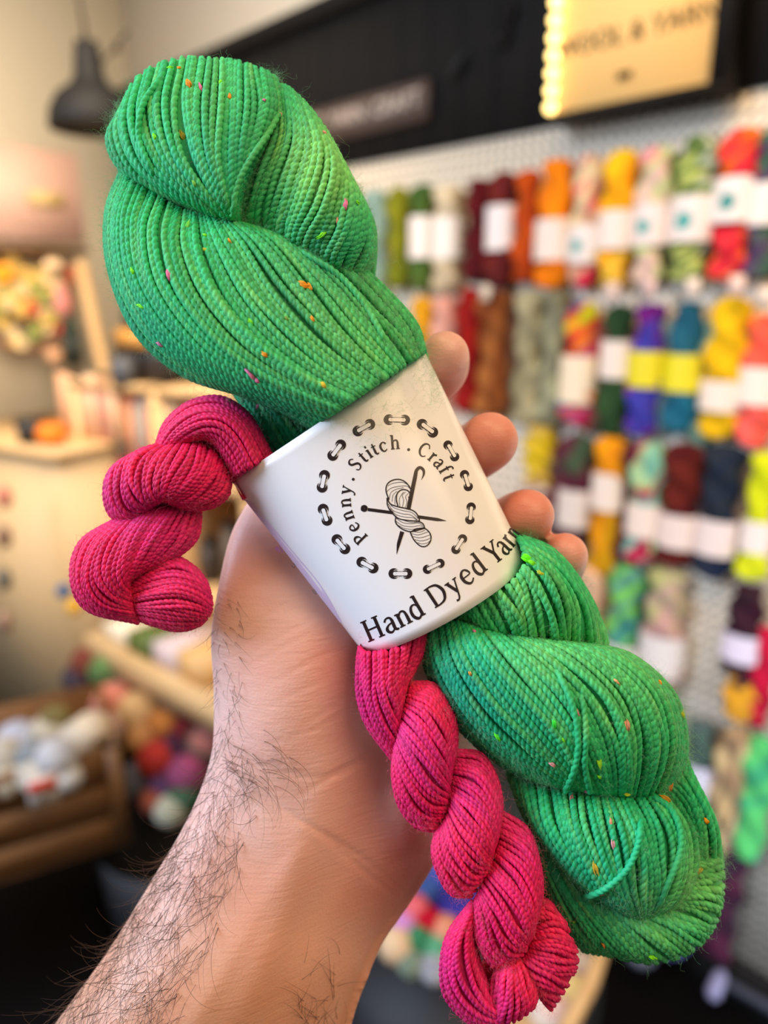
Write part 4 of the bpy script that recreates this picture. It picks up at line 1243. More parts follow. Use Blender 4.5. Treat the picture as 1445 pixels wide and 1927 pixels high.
def yarn_lobe(Y, guides, zc, H, spacing, R, pitch, dye, te=(0, 0), sp=.55, tilt=(0, 0), step=2.4, ring=14, jit=.38, var=.62, clamp=True, Hb=None, ns=None, seed=0):
    r = np.random.default_rng(1000 + seed)
    SN, T = 60, 60
    G = sample_guides(guides, T, SN)
    sg = np.linspace(0, 1, SN); tg = np.linspace(0, 1, T)
    Sg, Tg = np.meshgrid(sg, tg, indexing='ij')
    Dg = lobe_depth(Sg, Tg, zc, H, te, sp, tilt)
    P3 = np.concatenate([G, (Dg / (zc / F))[..., None]], -1)       # px units
    wd = np.linalg.norm(np.diff(P3, axis=0), axis=-1)              # (SN-1,T)
    col = wd[:, 12:48].sum(0)
    k = 12 + int(np.argmax(col))
    cum = np.concatenate([[0], np.cumsum(wd[:, k])])
    N = ns or max(4, int(cum[-1] / spacing))
    sk = np.interp((np.arange(N) + .5 + r.uniform(-jit, jit, N)) / N * cum[-1], cum, sg)
    L = np.linalg.norm(np.diff(P3, axis=1), axis=-1).sum(1).mean()
    n = int(L / step)
    t = np.linspace(0, 1, n)
    for i, s0 in enumerate(sk):
        ph = r.uniform(0, 6.28, 4)
        s_ = s0 + (0.9 / N) * (np.sin(t * 4 + ph[0]) * .6 + np.sin(t * 9 + ph[1]) * .25) + (1.1 * var / N) * math.sin(i * .9 + seed) * np.sin(t * 3 + seed)
        s_ = np.clip(s_, 0.002, .998)
        # bilinear lookup
        fs, ft = s_ * (SN - 1), t * (T - 1)
        a, b_ = np.minimum(fs.astype(int), SN - 2), np.minimum(ft.astype(int), T - 2)
        u, v = (fs - a)[:, None], (ft - b_)[:, None]
        q = G[a, b_] * (1 - u) * (1 - v) + G[a + 1, b_] * u * (1 - v) + G[a, b_ + 1] * (1 - u) * v + G[a + 1, b_ + 1] * u * v
        d = lobe_depth(s_, t, zc, H, te, sp, tilt) + var * (r.uniform(-.7, .6) + .45 * math.sin(i * .8 + seed * 2)) * R * zc / F + .4 * var * R * zc / F * np.sin(t * 6 + ph[2])
        Rm = R * zc / F
        if clamp:
            d = band_clamp(q[:, 0], q[:, 1], d, Rm + .5)
        pts = P(q[:, 0], q[:, 1], d)
        # local thinning where the strands converge
        loc = wd[:, b_].sum(0) / cum[-1]
        rad = Rm / 1000 * np.clip(.72 + .3 * loc, .7, 1.0)
        Lc = np.concatenate([[0], np.cumsum(np.linalg.norm(np.diff(np.concatenate([q, (d / (zc / F))[:, None]], -1), axis=0), axis=1))])
        tw = 2 * np.pi * Lc / pitch + ph[3]
        tt_, uu, bb = frames(pts)
        ang = np.linspace(0, 2 * np.pi, ring, endpoint=False)[None, :] + 0 * tw[:, None]
        rr = rad[:, None] * (1.05 - .42 * np.exp(-np.sin(ang - tw[:, None]) ** 2 / .15))
        V = pts[:, None] + rr[..., None] * (np.cos(ang)[..., None] * uu[:, None] + np.sin(ang)[..., None] * bb[:, None])
        c = dye(q[:, 0], q[:, 1], i, t, r)
        Y.V.append(V.reshape(-1, 3))
        Y.Fq.append(grid_faces(n, ring, False, True) + Y.n)
        ply = 1 + .13 * np.tanh(4 * np.sin(ang - tw[:, None] + 1.5708 * 0))
        Y.C.append((c[:, None, :] * ply[..., None]).reshape(-1, 3))
        Y.n += n * ring
        edge = (abs(s0 - .5) > .36)
        Y.surf.append((pts[::6], c[::6], edge))
    # core (front just under the strands, and a rounded back)
    Hb = Hb if Hb is not None else H * .6
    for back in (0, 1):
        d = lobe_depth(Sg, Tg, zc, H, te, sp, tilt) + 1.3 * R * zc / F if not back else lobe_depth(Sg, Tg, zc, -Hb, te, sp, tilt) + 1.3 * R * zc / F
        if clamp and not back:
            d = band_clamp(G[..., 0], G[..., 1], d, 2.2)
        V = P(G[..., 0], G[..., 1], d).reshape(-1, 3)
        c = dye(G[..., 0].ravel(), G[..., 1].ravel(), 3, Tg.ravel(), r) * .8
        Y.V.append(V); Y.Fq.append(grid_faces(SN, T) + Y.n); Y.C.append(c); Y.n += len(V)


def band_clamp(x, y, d, marg):
    ls, lt = label_inv(x, y)
    bl = np.clip(1 - (2 * ls - 1) ** 2, 0, 1) ** .4
    ins = (ls > -.01) & (ls < 1.012) & (lt > -0.005) & (lt < 1.0 + .115 * bl)
    return np.where(ins, np.maximum(d, ldepth(np.clip(ls, 0, 1)) + marg + 3 * np.clip((abs(2 * ls - 1) - .6) / .4, 0, 1)), d)


def hsh(i, k=0):
    return (math.sin(i * 12.9898 + k * 78.233) * 43758.5453) % 1.0


G1C = s2l((36, 176, 106)); G2C = s2l((6, 156, 118)); G3C = s2l((128, 204, 104))


def green_dye(lite=0.0):
    def f(x, y, i, t, r):
        x = np.atleast_1d(x); y = np.atleast_1d(y)
        def blob(L):
            o = 0
            for a, b, r0, am in L:
                o = o + am * np.exp(-((x - a) ** 2 + (y - b) ** 2) / r0 ** 2)
            return np.clip(o, 0, 1)
        teal = blob(((470, 300, 60, .6), (250, 640, 90, .35), (500, 820, 90, .9), (860, 1290, 90, .9), (980, 1330, 110, .5), (1150, 1600, 110, .6), (1200, 1690, 60, .7), (360, 300, 50, .4), (560, 560, 80, .4), (620, 460, 50, .7)))
        lime = blob(((580, 300, 75, .85), (640, 340, 60, .5), (660, 650, 110, .45), (520, 560, 120, .25), (960, 1110, 60, .55), (1180, 1250, 110, .35), (1330, 1660, 70, .6), (1220, 1770, 90, .35), (1020, 1240, 60, .4), (400, 160, 90, .15)))
        v2 = .5 + .5 * np.sin(t * 7 + hsh(i) * 30) * np.sin(x * .013 + y * .01 + i)
        lime = lime * (.55 + .6 * hsh(i, 4)) + np.clip(v2 - .75, 0, 1) * 1.6 * (hsh(i, 2) > .6)
        c = G1C[None] * np.ones((len(x), 1))
        c = c * (1 - teal[:, None]) + G2C * teal[:, None]
        lime = np.clip(lime, 0, .8)
        c = c * (1 - lime[:, None]) + G3C * lime[:, None]
        w_ = hsh(i, 5)
        c = c * (0.85 + .3 * w_)
        if hsh(i, 8) > .86:
            c = c * .75 + .25 * s2l((110, 190, 90))
        return np.clip(c, 0, 1)
    return f


def shift(g, dx=0, dy=0):
    return [[(x + dx, y + dy) for x, y in q] for q in g]


green = Yarn()
gd = green_dye()
GR = dict(spacing=9.7, R=5.9, pitch=24, dye=gd)
LG1 = [
    [(225, 212), (203, 262), (226, 318), (285, 362), (362, 395), (418, 420)],
    [(262, 145), (248, 222), (275, 302), (335, 360), (390, 396), (426, 420)],
    [(330, 113), (315, 200), (335, 288), (376, 352), (412, 394), (432, 420)],
    [(395, 112), (388, 200), (393, 286), (412, 350), (428, 392), (438, 420)],
    [(450, 118), (453, 200), (444, 286), (440, 350), (438, 392), (443, 422)],
    [(500, 136), (508, 200), (484, 272), (459, 335), (446, 385), (449, 426)],
    [(520, 150), (530, 205), (506, 262), (474, 322), (453, 378), (455, 430)]]
LG1r = [
    [(505, 170), (495, 240), (462, 312), (440, 382), (438, 435)],
    [(532, 162), (540, 250), (512, 336), (492, 400), (488, 455)],
    [(556, 178), (582, 268), (560, 358), (538, 425), (533, 475)],
    [(585, 208), (625, 300), (608, 388), (584, 448), (576, 495)],
    [(615, 250), (655, 345), (646, 422), (624, 472), (612, 515)],
    [(642, 300), (680, 390), (677, 448), (658, 495), (646, 528)],
    [(668, 350), (700, 420), (703, 475), (690, 510), (676, 538)]]
LG1b = [
    [(600, 300), (650, 400), (670, 470), (680, 530)],
    [(650, 340), (678, 400), (692, 460), (700, 520)],
    [(660, 340), (690, 395), (704, 455), (702, 515)]]
yarn_lobe(green, LG1b, 226, 8, **{**GR}, seed=2)
yarn_lobe(green, LG1r, 222, 21, **GR, te=(.15, .3), sp=.42, seed=41)
yarn_lobe(green, LG1, 220.5, 22, **GR, te=(.1, .3), sp=.42, seed=1)
LG2 = [
    [(228, 322), (201, 400), (206, 505), (255, 625), (345, 705), (455, 742), (560, 790), (640, 850)],
    [(250, 340), (228, 420), (245, 530), (315, 640), (415, 712), (520, 758), (610, 795), (680, 850)],
    [(298, 368), (280, 440), (302, 540), (375, 640), (465, 710), (560, 755), (650, 790), (710, 840)],
    [(345, 395), (340, 465), (372, 555), (440, 640), (520, 700), (600, 742), (690, 780), (740, 820)],
    [(380, 402), (400, 470), (445, 555), (510, 630), (580, 690), (645, 730), (725, 765), (775, 810)],
    [(415, 408), (465, 455), (525, 540), (590, 615), (650, 672), (700, 712), (760, 750), (805, 790)],
    [(445, 418), (530, 452), (610, 530), (670, 600), (720, 655), (755, 695), (785, 735), (810, 775)],
    [(480, 428), (590, 452), (680, 505), (740, 560), (782, 610), (797, 655), (806, 695), (818, 740)]]
yarn_lobe(green, LG2, 219, 26, **GR, te=(.25, .75), sp=.5, seed=3)
LG2b = [
    [(440, 742), (462, 780), (490, 840), (530, 900)],
    [(480, 745), (510, 790), (540, 845), (580, 900)],
    [(540, 760), (565, 800), (600, 840), (640, 890)],
    [(610, 770), (640, 810), (670, 850), (700, 890)]]
yarn_lobe(green, LG2b, 228, 9, **GR, te=(.5, .8), seed=4)
LG3 = [
    [(815, 1110), (845, 1150), (870, 1182), (905, 1205)],
    [(860, 1080), (895, 1135), (925, 1180), (945, 1212)],
    [(905, 1050), (955, 1110), (980, 1165), (990, 1218)],
    [(950, 1020), (1010, 1080), (1040, 1150), (1045, 1220)],
    [(945, 1010), (1032, 1060), (1088, 1135), (1100, 1222)],
    [(955, 1002), (1045, 1040), (1114, 1135), (1140, 1228)]]
yarn_lobe(green, LG3, 222, 19, **GR, te=(.5, .2), seed=5)
LG3b = [[(1050, 1160), (1085, 1175), (1110, 1200), (1115, 1240)], [(1070, 1140), (1105, 1160), (1128, 1195), (1132, 1240)], [(1090, 1130), (1120, 1155), (1138, 1195), (1143, 1240)]]
yarn_lobe(green, LG3b, 224, 6, **GR, te=(.2, .2), seed=15)
LG6 = [
    [(985, 1500), (1000, 1600), (1030, 1690), (1066, 1750), (1098, 1788)],
    [(1005, 1560), (1035, 1640), (1075, 1715), (1110, 1765), (1145, 1797)],
    [(1050, 1630), (1085, 1685), (1125, 1740), (1160, 1783), (1192, 1806)],
    [(1100, 1670), (1135, 1710), (1175, 1750), (1210, 1790), (1232, 1810)],
    [(1150, 1700), (1185, 1728), (1225, 1756), (1262, 1785), (1280, 1798)],
    [(1195, 1715), (1235, 1732), (1275, 1752), (1305, 1768), (1318, 1774)],
    [(1230, 1705), (1270, 1712), (1310, 1722), (1336, 1732), (1345, 1735)],
    [(1255, 1680), (1295, 1680), (1330, 1684), (1350, 1688), (1357, 1690)],
    [(1270, 1650), (1305, 1645), (1335, 1640), (1352, 1636), (1358, 1634)],
    [(1275, 1615), (1305, 1602), (1328, 1592), (1342, 1584), (1347, 1580)]]
yarn_lobe(green, LG6, 224, 13, **GR, te=(.5, 0), sp=.35, seed=6)
LG6r = [
    [(1230, 1470), (1265, 1520), (1290, 1580), (1300, 1640)],
    [(1262, 1462), (1300, 1510), (1322, 1570), (1325, 1630)],
    [(1285, 1440), (1322, 1500), (1346, 1565), (1350, 1625)],
    [(1287, 1410), (1300, 1470), (1340, 1535), (1358, 1620)]]
yarn_lobe(green, LG6r, 221, 8, **GR, te=(.4, .2), seed=8)
LG5 = [
    [(955, 1455), (985, 1530), (1030, 1605), (1085, 1665), (1150, 1712)],
    [(990, 1470), (1010, 1545), (1055, 1615), (1108, 1672), (1165, 1716)],
    [(1035, 1480), (1050, 1550), (1088, 1622), (1132, 1680), (1178, 1722)],
    [(1085, 1485), (1098, 1555), (1125, 1630), (1158, 1688), (1192, 1727)],
    [(1135, 1488), (1155, 1560), (1172, 1632), (1188, 1690), (1205, 1730)],
    [(1180, 1488), (1218, 1560), (1230, 1632), (1225, 1690), (1215, 1730)],
    [(1225, 1485), (1275, 1555), (1285, 1630), (1265, 1692), (1225, 1728)],
    [(1262, 1480), (1308, 1555), (1314, 1635), (1288, 1698), (1235, 1724)]]
yarn_lobe(green, LG5, 221, 22, **GR, te=(.15, .15), sp=.5, seed=7)
LG4 = [
    [(800, 1188), (797, 1240), (835, 1330), (900, 1405), (980, 1460), (1060, 1485)],
    [(830, 1175), (846, 1250), (893, 1335), (955, 1400), (1022, 1452), (1085, 1488)],
    [(862, 1172), (893, 1240), (950, 1322), (1010, 1388), (1060, 1442), (1105, 1492)],
    [(900, 1182), (948, 1240), (1015, 1315), (1065, 1380), (1098, 1440), (1128, 1496)],
    [(945, 1192), (1012, 1238), (1088, 1308), (1130, 1378), (1148, 1440), (1155, 1498)],
    [(1000, 1200), (1085, 1235), (1162, 1302), (1195, 1375), (1200, 1440), (1190, 1498)],
    [(1050, 1206), (1150, 1235), (1228, 1300), (1256, 1378), (1250, 1440), (1228, 1496)],
    [(1090, 1210), (1190, 1235), (1268, 1305), (1290, 1385), (1284, 1445), (1256, 1488)]]
yarn_lobe(green, LG4, 220, 25, **GR, te=(.3, .25), sp=.5, seed=9)
groot = empty('green_skein', P(1180, 1780, 222), 'large hand-dyed emerald green yarn skein with coloured flecks, held in the hand', 'yarn')
gstr = mesh_np('twisted_strands', np.concatenate(green.V), np.concatenate(green.Fq), M_YARN, groot, np.concatenate(green.C))

# small pink skein
PK1, PK2, PK3 = s2l((212, 14, 92)), s2l((230, 36, 98)), s2l((200, 34, 128))


def pink_dye(x, y, i, t, r):
    v = (.5 + .5 * np.sin(x * .02 + y * .017 + hsh(i) * 2))[:, None]
    v2 = np.clip(np.sin(x * .013 - y * .016 + 1.2) - .2, 0, 1)[:, None]
    c = PK1 * (1 - v) + PK2 * v
    c = c * (1 - .6 * v2) + PK3 * .6 * v2
    return c * (.85 + .3 * hsh(i, 3))


PKp = dict(spacing=7.6, R=4.7, pitch=20, dye=pink_dye, step=2.0, var=.45)
pink = Yarn()
P2 = [
    [(262, 848), (208, 885), (197, 935), (214, 975), (262, 985)],
    [(278, 842), (228, 872), (217, 920), (235, 960), (275, 968)],
    [(296, 838), (255, 862), (243, 908), (260, 945), (290, 952)],
    [(318, 836), (288, 862), (274, 903), (281, 938), (298, 946)],
    [(340, 832), (318, 862), (303, 902), (300, 930), (304, 942)],
    [(362, 832), (346, 868), (328, 903), (314, 930), (308, 942)],
    [(385, 838), (372, 876), (352, 908), (330, 932), (315, 944)],
    [(408, 855), (398, 892), (376, 920), (348, 940), (322, 948)],
    [(425, 880), (416, 912), (396, 935), (366, 948), (332, 952)],
    [(436, 908), (428, 932), (408, 950), (380, 958), (345, 960)]]
P1 = [
    [(292, 846), (312, 795), (358, 757), (415, 748), (465, 778), (498, 832), (520, 880)],
    [(298, 848), (328, 803), (370, 775), (420, 775), (458, 803), (485, 850), (505, 895)],
    [(308, 848), (340, 815), (380, 796), (417, 800), (447, 828), (470, 870), (490, 915)],
    [(322, 848), (352, 826), (384, 815), (412, 822), (435, 850), (455, 888), (475, 930)],
    [(340, 845), (362, 833), (385, 828), (405, 840), (422, 866), (440, 900), (460, 940)]]
P3 = [
    [(222, 975), (152, 1020), (134, 1090), (166, 1148), (262, 1173)],
    [(238, 970), (178, 1022), (160, 1088), (190, 1138), (258, 1158)],
    [(262, 962), (210, 1020), (192, 1078), (214, 1116), (252, 1138)],
    [(290, 955), (245, 1012), (224, 1065), (230, 1098), (246, 1116)],
    [(320, 955), (285, 1006), (260, 1050), (245, 1082), (241, 1102)],
    [(352, 960), (325, 1012), (292, 1052), (262, 1078), (241, 1095)],
    [(378, 965), (370, 1012), (335, 1045), (285, 1068), (243, 1090)]]
P4 = [
    [(240, 1090), (280, 1066), (325, 1048), (365, 1068), (388, 1095)],
    [(243, 1105), (285, 1085), (328, 1074), (368, 1088), (394, 1114)],
    [(246, 1120), (290, 1105), (332, 1099), (370, 1111), (398, 1132)],
    [(250, 1135), (290, 1130), (332, 1129), (370, 1137), (396, 1150)],
    [(255, 1150), (290, 1154), (330, 1158), (364, 1161), (388, 1164)],
    [(262, 1166), (290, 1176), (325, 1185), (355, 1184), (374, 1178)]]
yarn_lobe(pink, P3, 216, 11, **PKp, te=(.2, .2), seed=21)
yarn_lobe(pink, P4, 216, 10, **PKp, te=(.2, .1), seed=22)
yarn_lobe(pink, P2, 214, 12, **PKp, te=(.2, .2), seed=23)
yarn_lobe(pink, P1, 214, 11, **PKp, te=(.1, .5), seed=24)


def c6(x, y):        # px from the 4.014x crop at (640,1180)
    return (640 + x / 4.014, 1180 + y / 4.014)


def c7(x, y):        # px from the 4.014x crop at (780,1540)
    return (780 + x / 4.014, 1540 + y / 4.014)


Q1 = [
    [c6(175, 10), c6(125, 300), c6(130, 500), c6(205, 740), c6(400, 1010)],
    [c6(200, -60), c6(210, 300), c6(220, 520), c6(300, 740), c6(430, 930)],
    [c6(310, -80), c6(310, 280), c6(320, 480), c6(380, 650), c6(450, 800)],
    [c6(430, -100), c6(410, 230), c6(400, 420), c6(430, 560), c6(455, 720)],
    [c6(550, -120), c6(520, 190), c6(480, 350), c6(470, 480), c6(465, 640)],
    [c6(650, -150), c6(630, 150), c6(560, 320), c6(510, 420), c6(475, 560)]]
Q2 = [
    [c6(410, 950), c6(400, 1120), c6(440, 1330), c6(560, 1500), c6(720, 1545)],
    [c6(420, 880), c6(470, 1080), c6(560, 1270), c6(680, 1390), c6(810, 1400)],
    [c6(440, 790), c6(530, 960), c6(640, 1120), c6(740, 1230), c6(830, 1290)],
    [c6(460, 700), c6(570, 840), c6(690, 1000), c6(770, 1110), c6(830, 1210)],
    [c6(490, 600), c6(620, 710), c6(740, 880), c6(800, 1010), c6(835, 1150)],
    [c6(520, 500), c6(680, 560), c6(800, 760), c6(835, 930), c6(840, 1090)],
    [c6(545, 420), c6(720, 440), c6(850, 640), c6(878, 850), c6(855, 1040)]]
Q3 = [
    [c6(720, 1560), c6(700, 1700), c6(740, 1860), c6(840, 2020), c6(980, 2040)],
    [c6(770, 1500), c6(790, 1680), c6(880, 1850), c6(980, 1950), c6(1090, 1900)],
    [c6(810, 1420), c6(880, 1600), c6(980, 1740), c6(1060, 1810), c6(1130, 1830)],
    [c6(830, 1320), c6(930, 1480), c6(1040, 1610), c6(1100, 1700), c6(1145, 1760)],
    [c6(840, 1220), c6(980, 1330), c6(1100, 1470), c6(1145, 1590), c6(1160, 1690)],
    [c6(860, 1090), c6(1030, 1150), c6(1150, 1310), c6(1190, 1450), c6(1185, 1610)],
    [c6(880, 930), c6(1060, 960), c6(1170, 1120), c6(1215, 1320), c6(1205, 1560)]]
Q4 = [
    [c7(450, 640), c7(445, 760), c7(470, 950), c7(560, 1110), c7(700, 1120)],
    [c7(490, 560), c7(560, 720), c7(640, 890), c7(740, 1010), c7(820, 1020)],
    [c7(520, 470), c7(640, 640), c7(740, 800), c7(810, 900), c7(850, 950)],
    [c7(570, 370), c7(720, 540), c7(820, 700), c7(860, 820), c7(880, 900)],
    [c7(620, 250), c7(790, 400), c7(890, 590), c7(905, 730), c7(895, 850)],
    [c7(650, 120), c7(850, 250), c7(930, 450), c7(940, 620), c7(910, 800)],
    [c7(640, -60), c7(850, 80), c7(940, 330), c7(960, 560), c7(930, 740)]]
Q5 = [   # fan at the right of the foot
    [c7(910, 640), c7(1000, 600), c7(1050, 680), c7(1080, 740)],
    [c7(895, 760), c7(990, 720), c7(1080, 750), c7(1140, 800)],
    [c7(880, 860), c7(990, 830), c7(1100, 840), c7(1175, 900)],
    [c7(865, 940), c7(990, 930), c7(1110, 940), c7(1215, 990)],
    [c7(850, 1000), c7(980, 1030), c7(1110, 1060), c7(1225, 1080)],
    [c7(830, 1040), c7(950, 1110), c7(1080, 1170), c7(1190, 1190)],
    [c7(800, 1060), c7(900, 1190), c7(1020, 1260), c7(1120, 1310)],
    [c7(790, 1080), c7(880, 1240), c7(960, 1360), c7(1030, 1440)]]
Q5b = [
    [c7(800, 1070), c7(880, 1200), c7(920, 1330), c7(900, 1420)],
    [c7(770, 1080), c7(820, 1220), c7(850, 1370), c7(830, 1480)],
    [c7(740, 1090), c7(750, 1230), c7(770, 1400), c7(740, 1530)],
    [c7(700, 1100), c7(680, 1230), c7(680, 1400), c7(640, 1540)],
    [c7(650, 1110), c7(600, 1200), c7(570, 1330), c7(560, 1450)]]
Q6 = [   # long strands of the left of the foot
    [c7(440, 620), c7(260, 860), c7(205, 1120), c7(240, 1350), c7(420, 1540), c7(620, 1590)],
    [c7(440, 650), c7(310, 880), c7(270, 1120), c7(320, 1330), c7(480, 1500), c7(680, 1560)],
    [c7(440, 690), c7(360, 900), c7(340, 1110), c7(400, 1300), c7(530, 1450), c7(710, 1530)],
    [c7(440, 730), c7(410, 920), c7(420, 1100), c7(480, 1270), c7(580, 1410), c7(730, 1490)],
    [c7(445, 780), c7(450, 940), c7(490, 1090), c7(540, 1230), c7(610, 1360), c7(700, 1440)]]
yarn_lobe(pink, Q6, 211, 7, **{**PKp, 'spacing': 9, 'R': 5.3}, te=(.3, .3), seed=31)
yarn_lobe(pink, Q5, 212, 8, **{**PKp, 'spacing': 8.2, 'R': 5.0}, te=(.2, .2), sp=.4, seed=32)
yarn_lobe(pink, Q5b, 210, 7, **{**PKp, 'spacing': 8.2, 'R': 5.0}, te=(.2, .4), sp=.4, seed=33)
yarn_lobe(pink, Q4, 209, 11, **PKp, te=(.2, .2), seed=34)
yarn_lobe(pink, Q3, 210, 11, **PKp, te=(.2, .2), seed=35)
yarn_lobe(pink, Q1, 213, 10, **PKp, te=(.4, .2), seed=36)
yarn_lobe(pink, Q2, 211, 11, **PKp, te=(.2, .2), seed=37)
# the hidden run under the band joins its two halves
J = np.array([(480, 890), (580, 990), (670, 1100), (735, 1190)], float)
yarn_lobe(pink, [J, J + [20, -12], J + [42, -26]], 228, 4, **{**PKp, 'spacing': 12}, seed=38, te=(1, 1))
for pl, dz, rp in ((((470, 870), (400, 815), (345, 850), (310, 900), (302, 945), (295, 1000), (262, 1060), (244, 1095), (262, 1135), (320, 1120)), 217.5, 27), ((c7(620, 300), c7(720, 700), c7(700, 1000), c7(620, 1200), c7(600, 1350)), 216, 34)):
    c = catmull(np.array(pl, float), 60)
    V, Fa = tube_np(P(c[:, 0], c[:, 1], dz), np.full(60, rp * .155 / 1000), 16)
    pink.V.append(V); pink.Fq.append(Fa + pink.n); pink.C.append(np.repeat(pink_dye(c[:, 0], c[:, 1], 2, 0, None), 16, 0)); pink.n += len(V)
proot = empty('pink_skein', P(960, 1900, 212), 'small raspberry pink mini skein, its head and foot sticking out of the paper band', 'yarn')
pstr = mesh_np('twisted_strands', np.concatenate(pink.V), np.concatenate(pink.Fq), M_YARN, proot, np.concatenate(pink.C))


def fuzz(Y, parent, count, ln, seed, mix=.55):
    r = np.random.default_rng(seed)
    pts = np.concatenate([s[0] for s in Y.surf]); cs = np.concatenate([s[1] for s in Y.surf])
    ed = np.concatenate([np.full(len(s[0]), s[2]) for s in Y.surf])
    pr = np.where(ed, 6.0, 1.0); pr /= pr.sum()
    idx = r.choice(len(pts), count, p=pr)
    n = 7
    Vs, Fs, Cs = [], [], []
    t = np.linspace(0, 1, n)
    cen = pts.mean(0)
    view = RM @ np.array([0, 0, 1.0])
    for k, i in enumerate(idx):
        d = r.normal(size=3); d += view * 1.2; d /= np.linalg.norm(d)
        d2 = r.normal(size=3); d2 /= np.linalg.norm(d2)
        L = ln * r.uniform(.4, 1.5) / 1000 * (2.2 if r.random() < .04 else 1)
        c = pts[i] + d * 0.0009 + d[None] * (t * L)[:, None] + d2[None] * (L * .5 * t ** 2)[:, None] + np.cross(d, d2)[None] * (L * .4 * np.sin(t * 6))[:, None]
        tt_, u, b_ = frames(c)
        rad = 0.000021 * (1 - .5 * t)
        a = np.array([0, 2.09, 4.19])
        V = c[:, None] + rad[:, None, None] * (np.cos(a)[None, :, None] * u[:, None] + np.sin(a)[None, :, None] * b_[:, None])
        Vs.append(V.reshape(-1, 3)); Fs.append(grid_faces(n, 3, False, True) + k * n * 3)
        Cs.append(np.repeat((cs[i] * mix + (1 - mix) * np.array([.7, .75, .6]))[None], n * 3, 0))
    o = mesh_np('fuzz', np.concatenate(Vs), np.concatenate(Fs), M_FUZZ, parent, np.concatenate(Cs))
    o['kind'] = 'stuff'


fuzz(green, groot, 26000, 2.5, 5, .7)
fuzz(pink, proot, 9000, 1.8, 6, .85)

# coloured flecks spun into the green yarn
GV = np.concatenate(green.V)
GBV = BVHTree.FromPolygons([tuple(v) for v in GV], [tuple(int(i) for i in f) for f in np.concatenate(green.Fq)])
PINKF, ORF, LIMF, YEF, SAL = (226, 120, 160), (232, 150, 20), (120, 230, 30), (190, 200, 40), (214, 150, 120)
FL = [(355, 158, 6, 18, 70, ORF), (377, 164, 5, 16, 75, PINKF), (415, 155, 5, 10, 80, LIMF), (432, 182, 5, 12, 80, ORF), (497, 188, 4, 6, 0, PINKF), (525, 216, 8, 9, 20, (240, 110, 140)), (344, 256, 5, 22, 75, (160, 150, 40)), (290, 258, 5, 14, 75, LIMF), (611, 250, 5, 8, 60, SAL), (650, 385, 6, 22, 95, PINKF), (634, 415, 5, 14, 100, SAL), (605, 442, 6, 22, -45, LIMF), (672, 380, 5, 10, 30, LIMF),
      (353, 425, 7, 20, 110, (110, 210, 70)), (386, 470, 7, 9, 30, YEF), (385, 443, 4, 10, 20, LIMF), (432, 453, 5, 10, 60, ORF), (317, 518, 6, 20, 78, PINKF), (249, 510, 5, 14, 60, LIMF), (265, 578, 5, 20, 25, LIMF), (451, 555, 6, 22, 65, LIMF), (470, 605, 5, 16, 60, LIMF), (570, 536, 10, 20, 20, ORF), (581, 540, 8, 14, 60, (240, 170, 40)), (588, 600, 4, 12, 60, ORF), (301, 648, 7, 14, 40, PINKF), (497, 668, 6, 12, 40, ORF), (470, 702, 8, 24, 50, PINKF), (484, 716, 6, 12, 55, PINKF), (608, 725, 6, 14, 65, (220, 190, 50)), (484, 766, 4, 10, 90, PINKF), (320, 127, 4, 10, 0, LIMF), (337, 127, 4, 7, 0, ORF), (365, 345, 4, 14, 70, (120, 190, 70)), (540, 600, 4, 10, 60, (120, 150, 60)),
      (990, 1052, 9, 22, 25, (100, 250, 20)), (1002, 1060, 6, 18, 30, LIMF), (1018, 1079, 5, 16, 30, YEF), (893, 1188, 4, 8, 30, PINKF), (935, 1385, 6, 20, 60, (90, 240, 40)), (1042, 1362, 4, 18, 75, (50, 220, 60)), (1060, 1392, 4, 12, 60, LIMF), (1087, 1341, 5, 16, 60, PINKF), (1161, 1284, 6, 12, 50, (220, 170, 110)), (1179, 1365, 6, 22, 82, SAL), (1128, 1435, 7, 22, 80, (150, 220, 40)), (1127, 1462, 5, 10, 50, LIMF), (1039, 1439, 6, 12, 40, (230, 150, 160)), (885, 1268, 4, 8, 70, (200, 150, 70)), (1242, 1285, 5, 14, 70, ORF), (1285, 1345, 4, 16, 80, YEF), (1180, 1494, 7, 9, 0, YEF), (1262, 1478, 7, 20, 95, (236, 130, 20)), (1252, 1505, 7, 22, 40, (230, 160, 30)), (1075, 1502, 5, 16, 100, (170, 110, 100)), (1103, 1490, 4, 6, 40, PINKF), (1149, 1548, 5, 16, 80, SAL), (1154, 1590, 5, 20, 85, (200, 150, 160)), (1121, 1635, 6, 26, 70, (196, 170, 50)), (1266, 1647, 5, 9, 70, ORF), (1134, 1683, 6, 12, -30, (150, 120, 100)), (1316, 1640, 5, 16, -45, (200, 180, 40)), (1330, 1545, 6, 12, 60, ORF), (1135, 1778, 5, 14, 70, (200, 120, 40)), (1226, 1800, 7, 20, 30, (140, 240, 30)), (1080, 1735, 3, 6, 0, LIMF)]
rr_ = np.random.default_rng(77)


def yarn_z(x, y, bv=None):
    h = (bv or GBV).ray_cast(CAMV, Vector(ray(x, y)).normalized())
    if h[0] is None:
        return None
    return -((np.array(h[0]) - CAM) @ RM)[2] * 1000


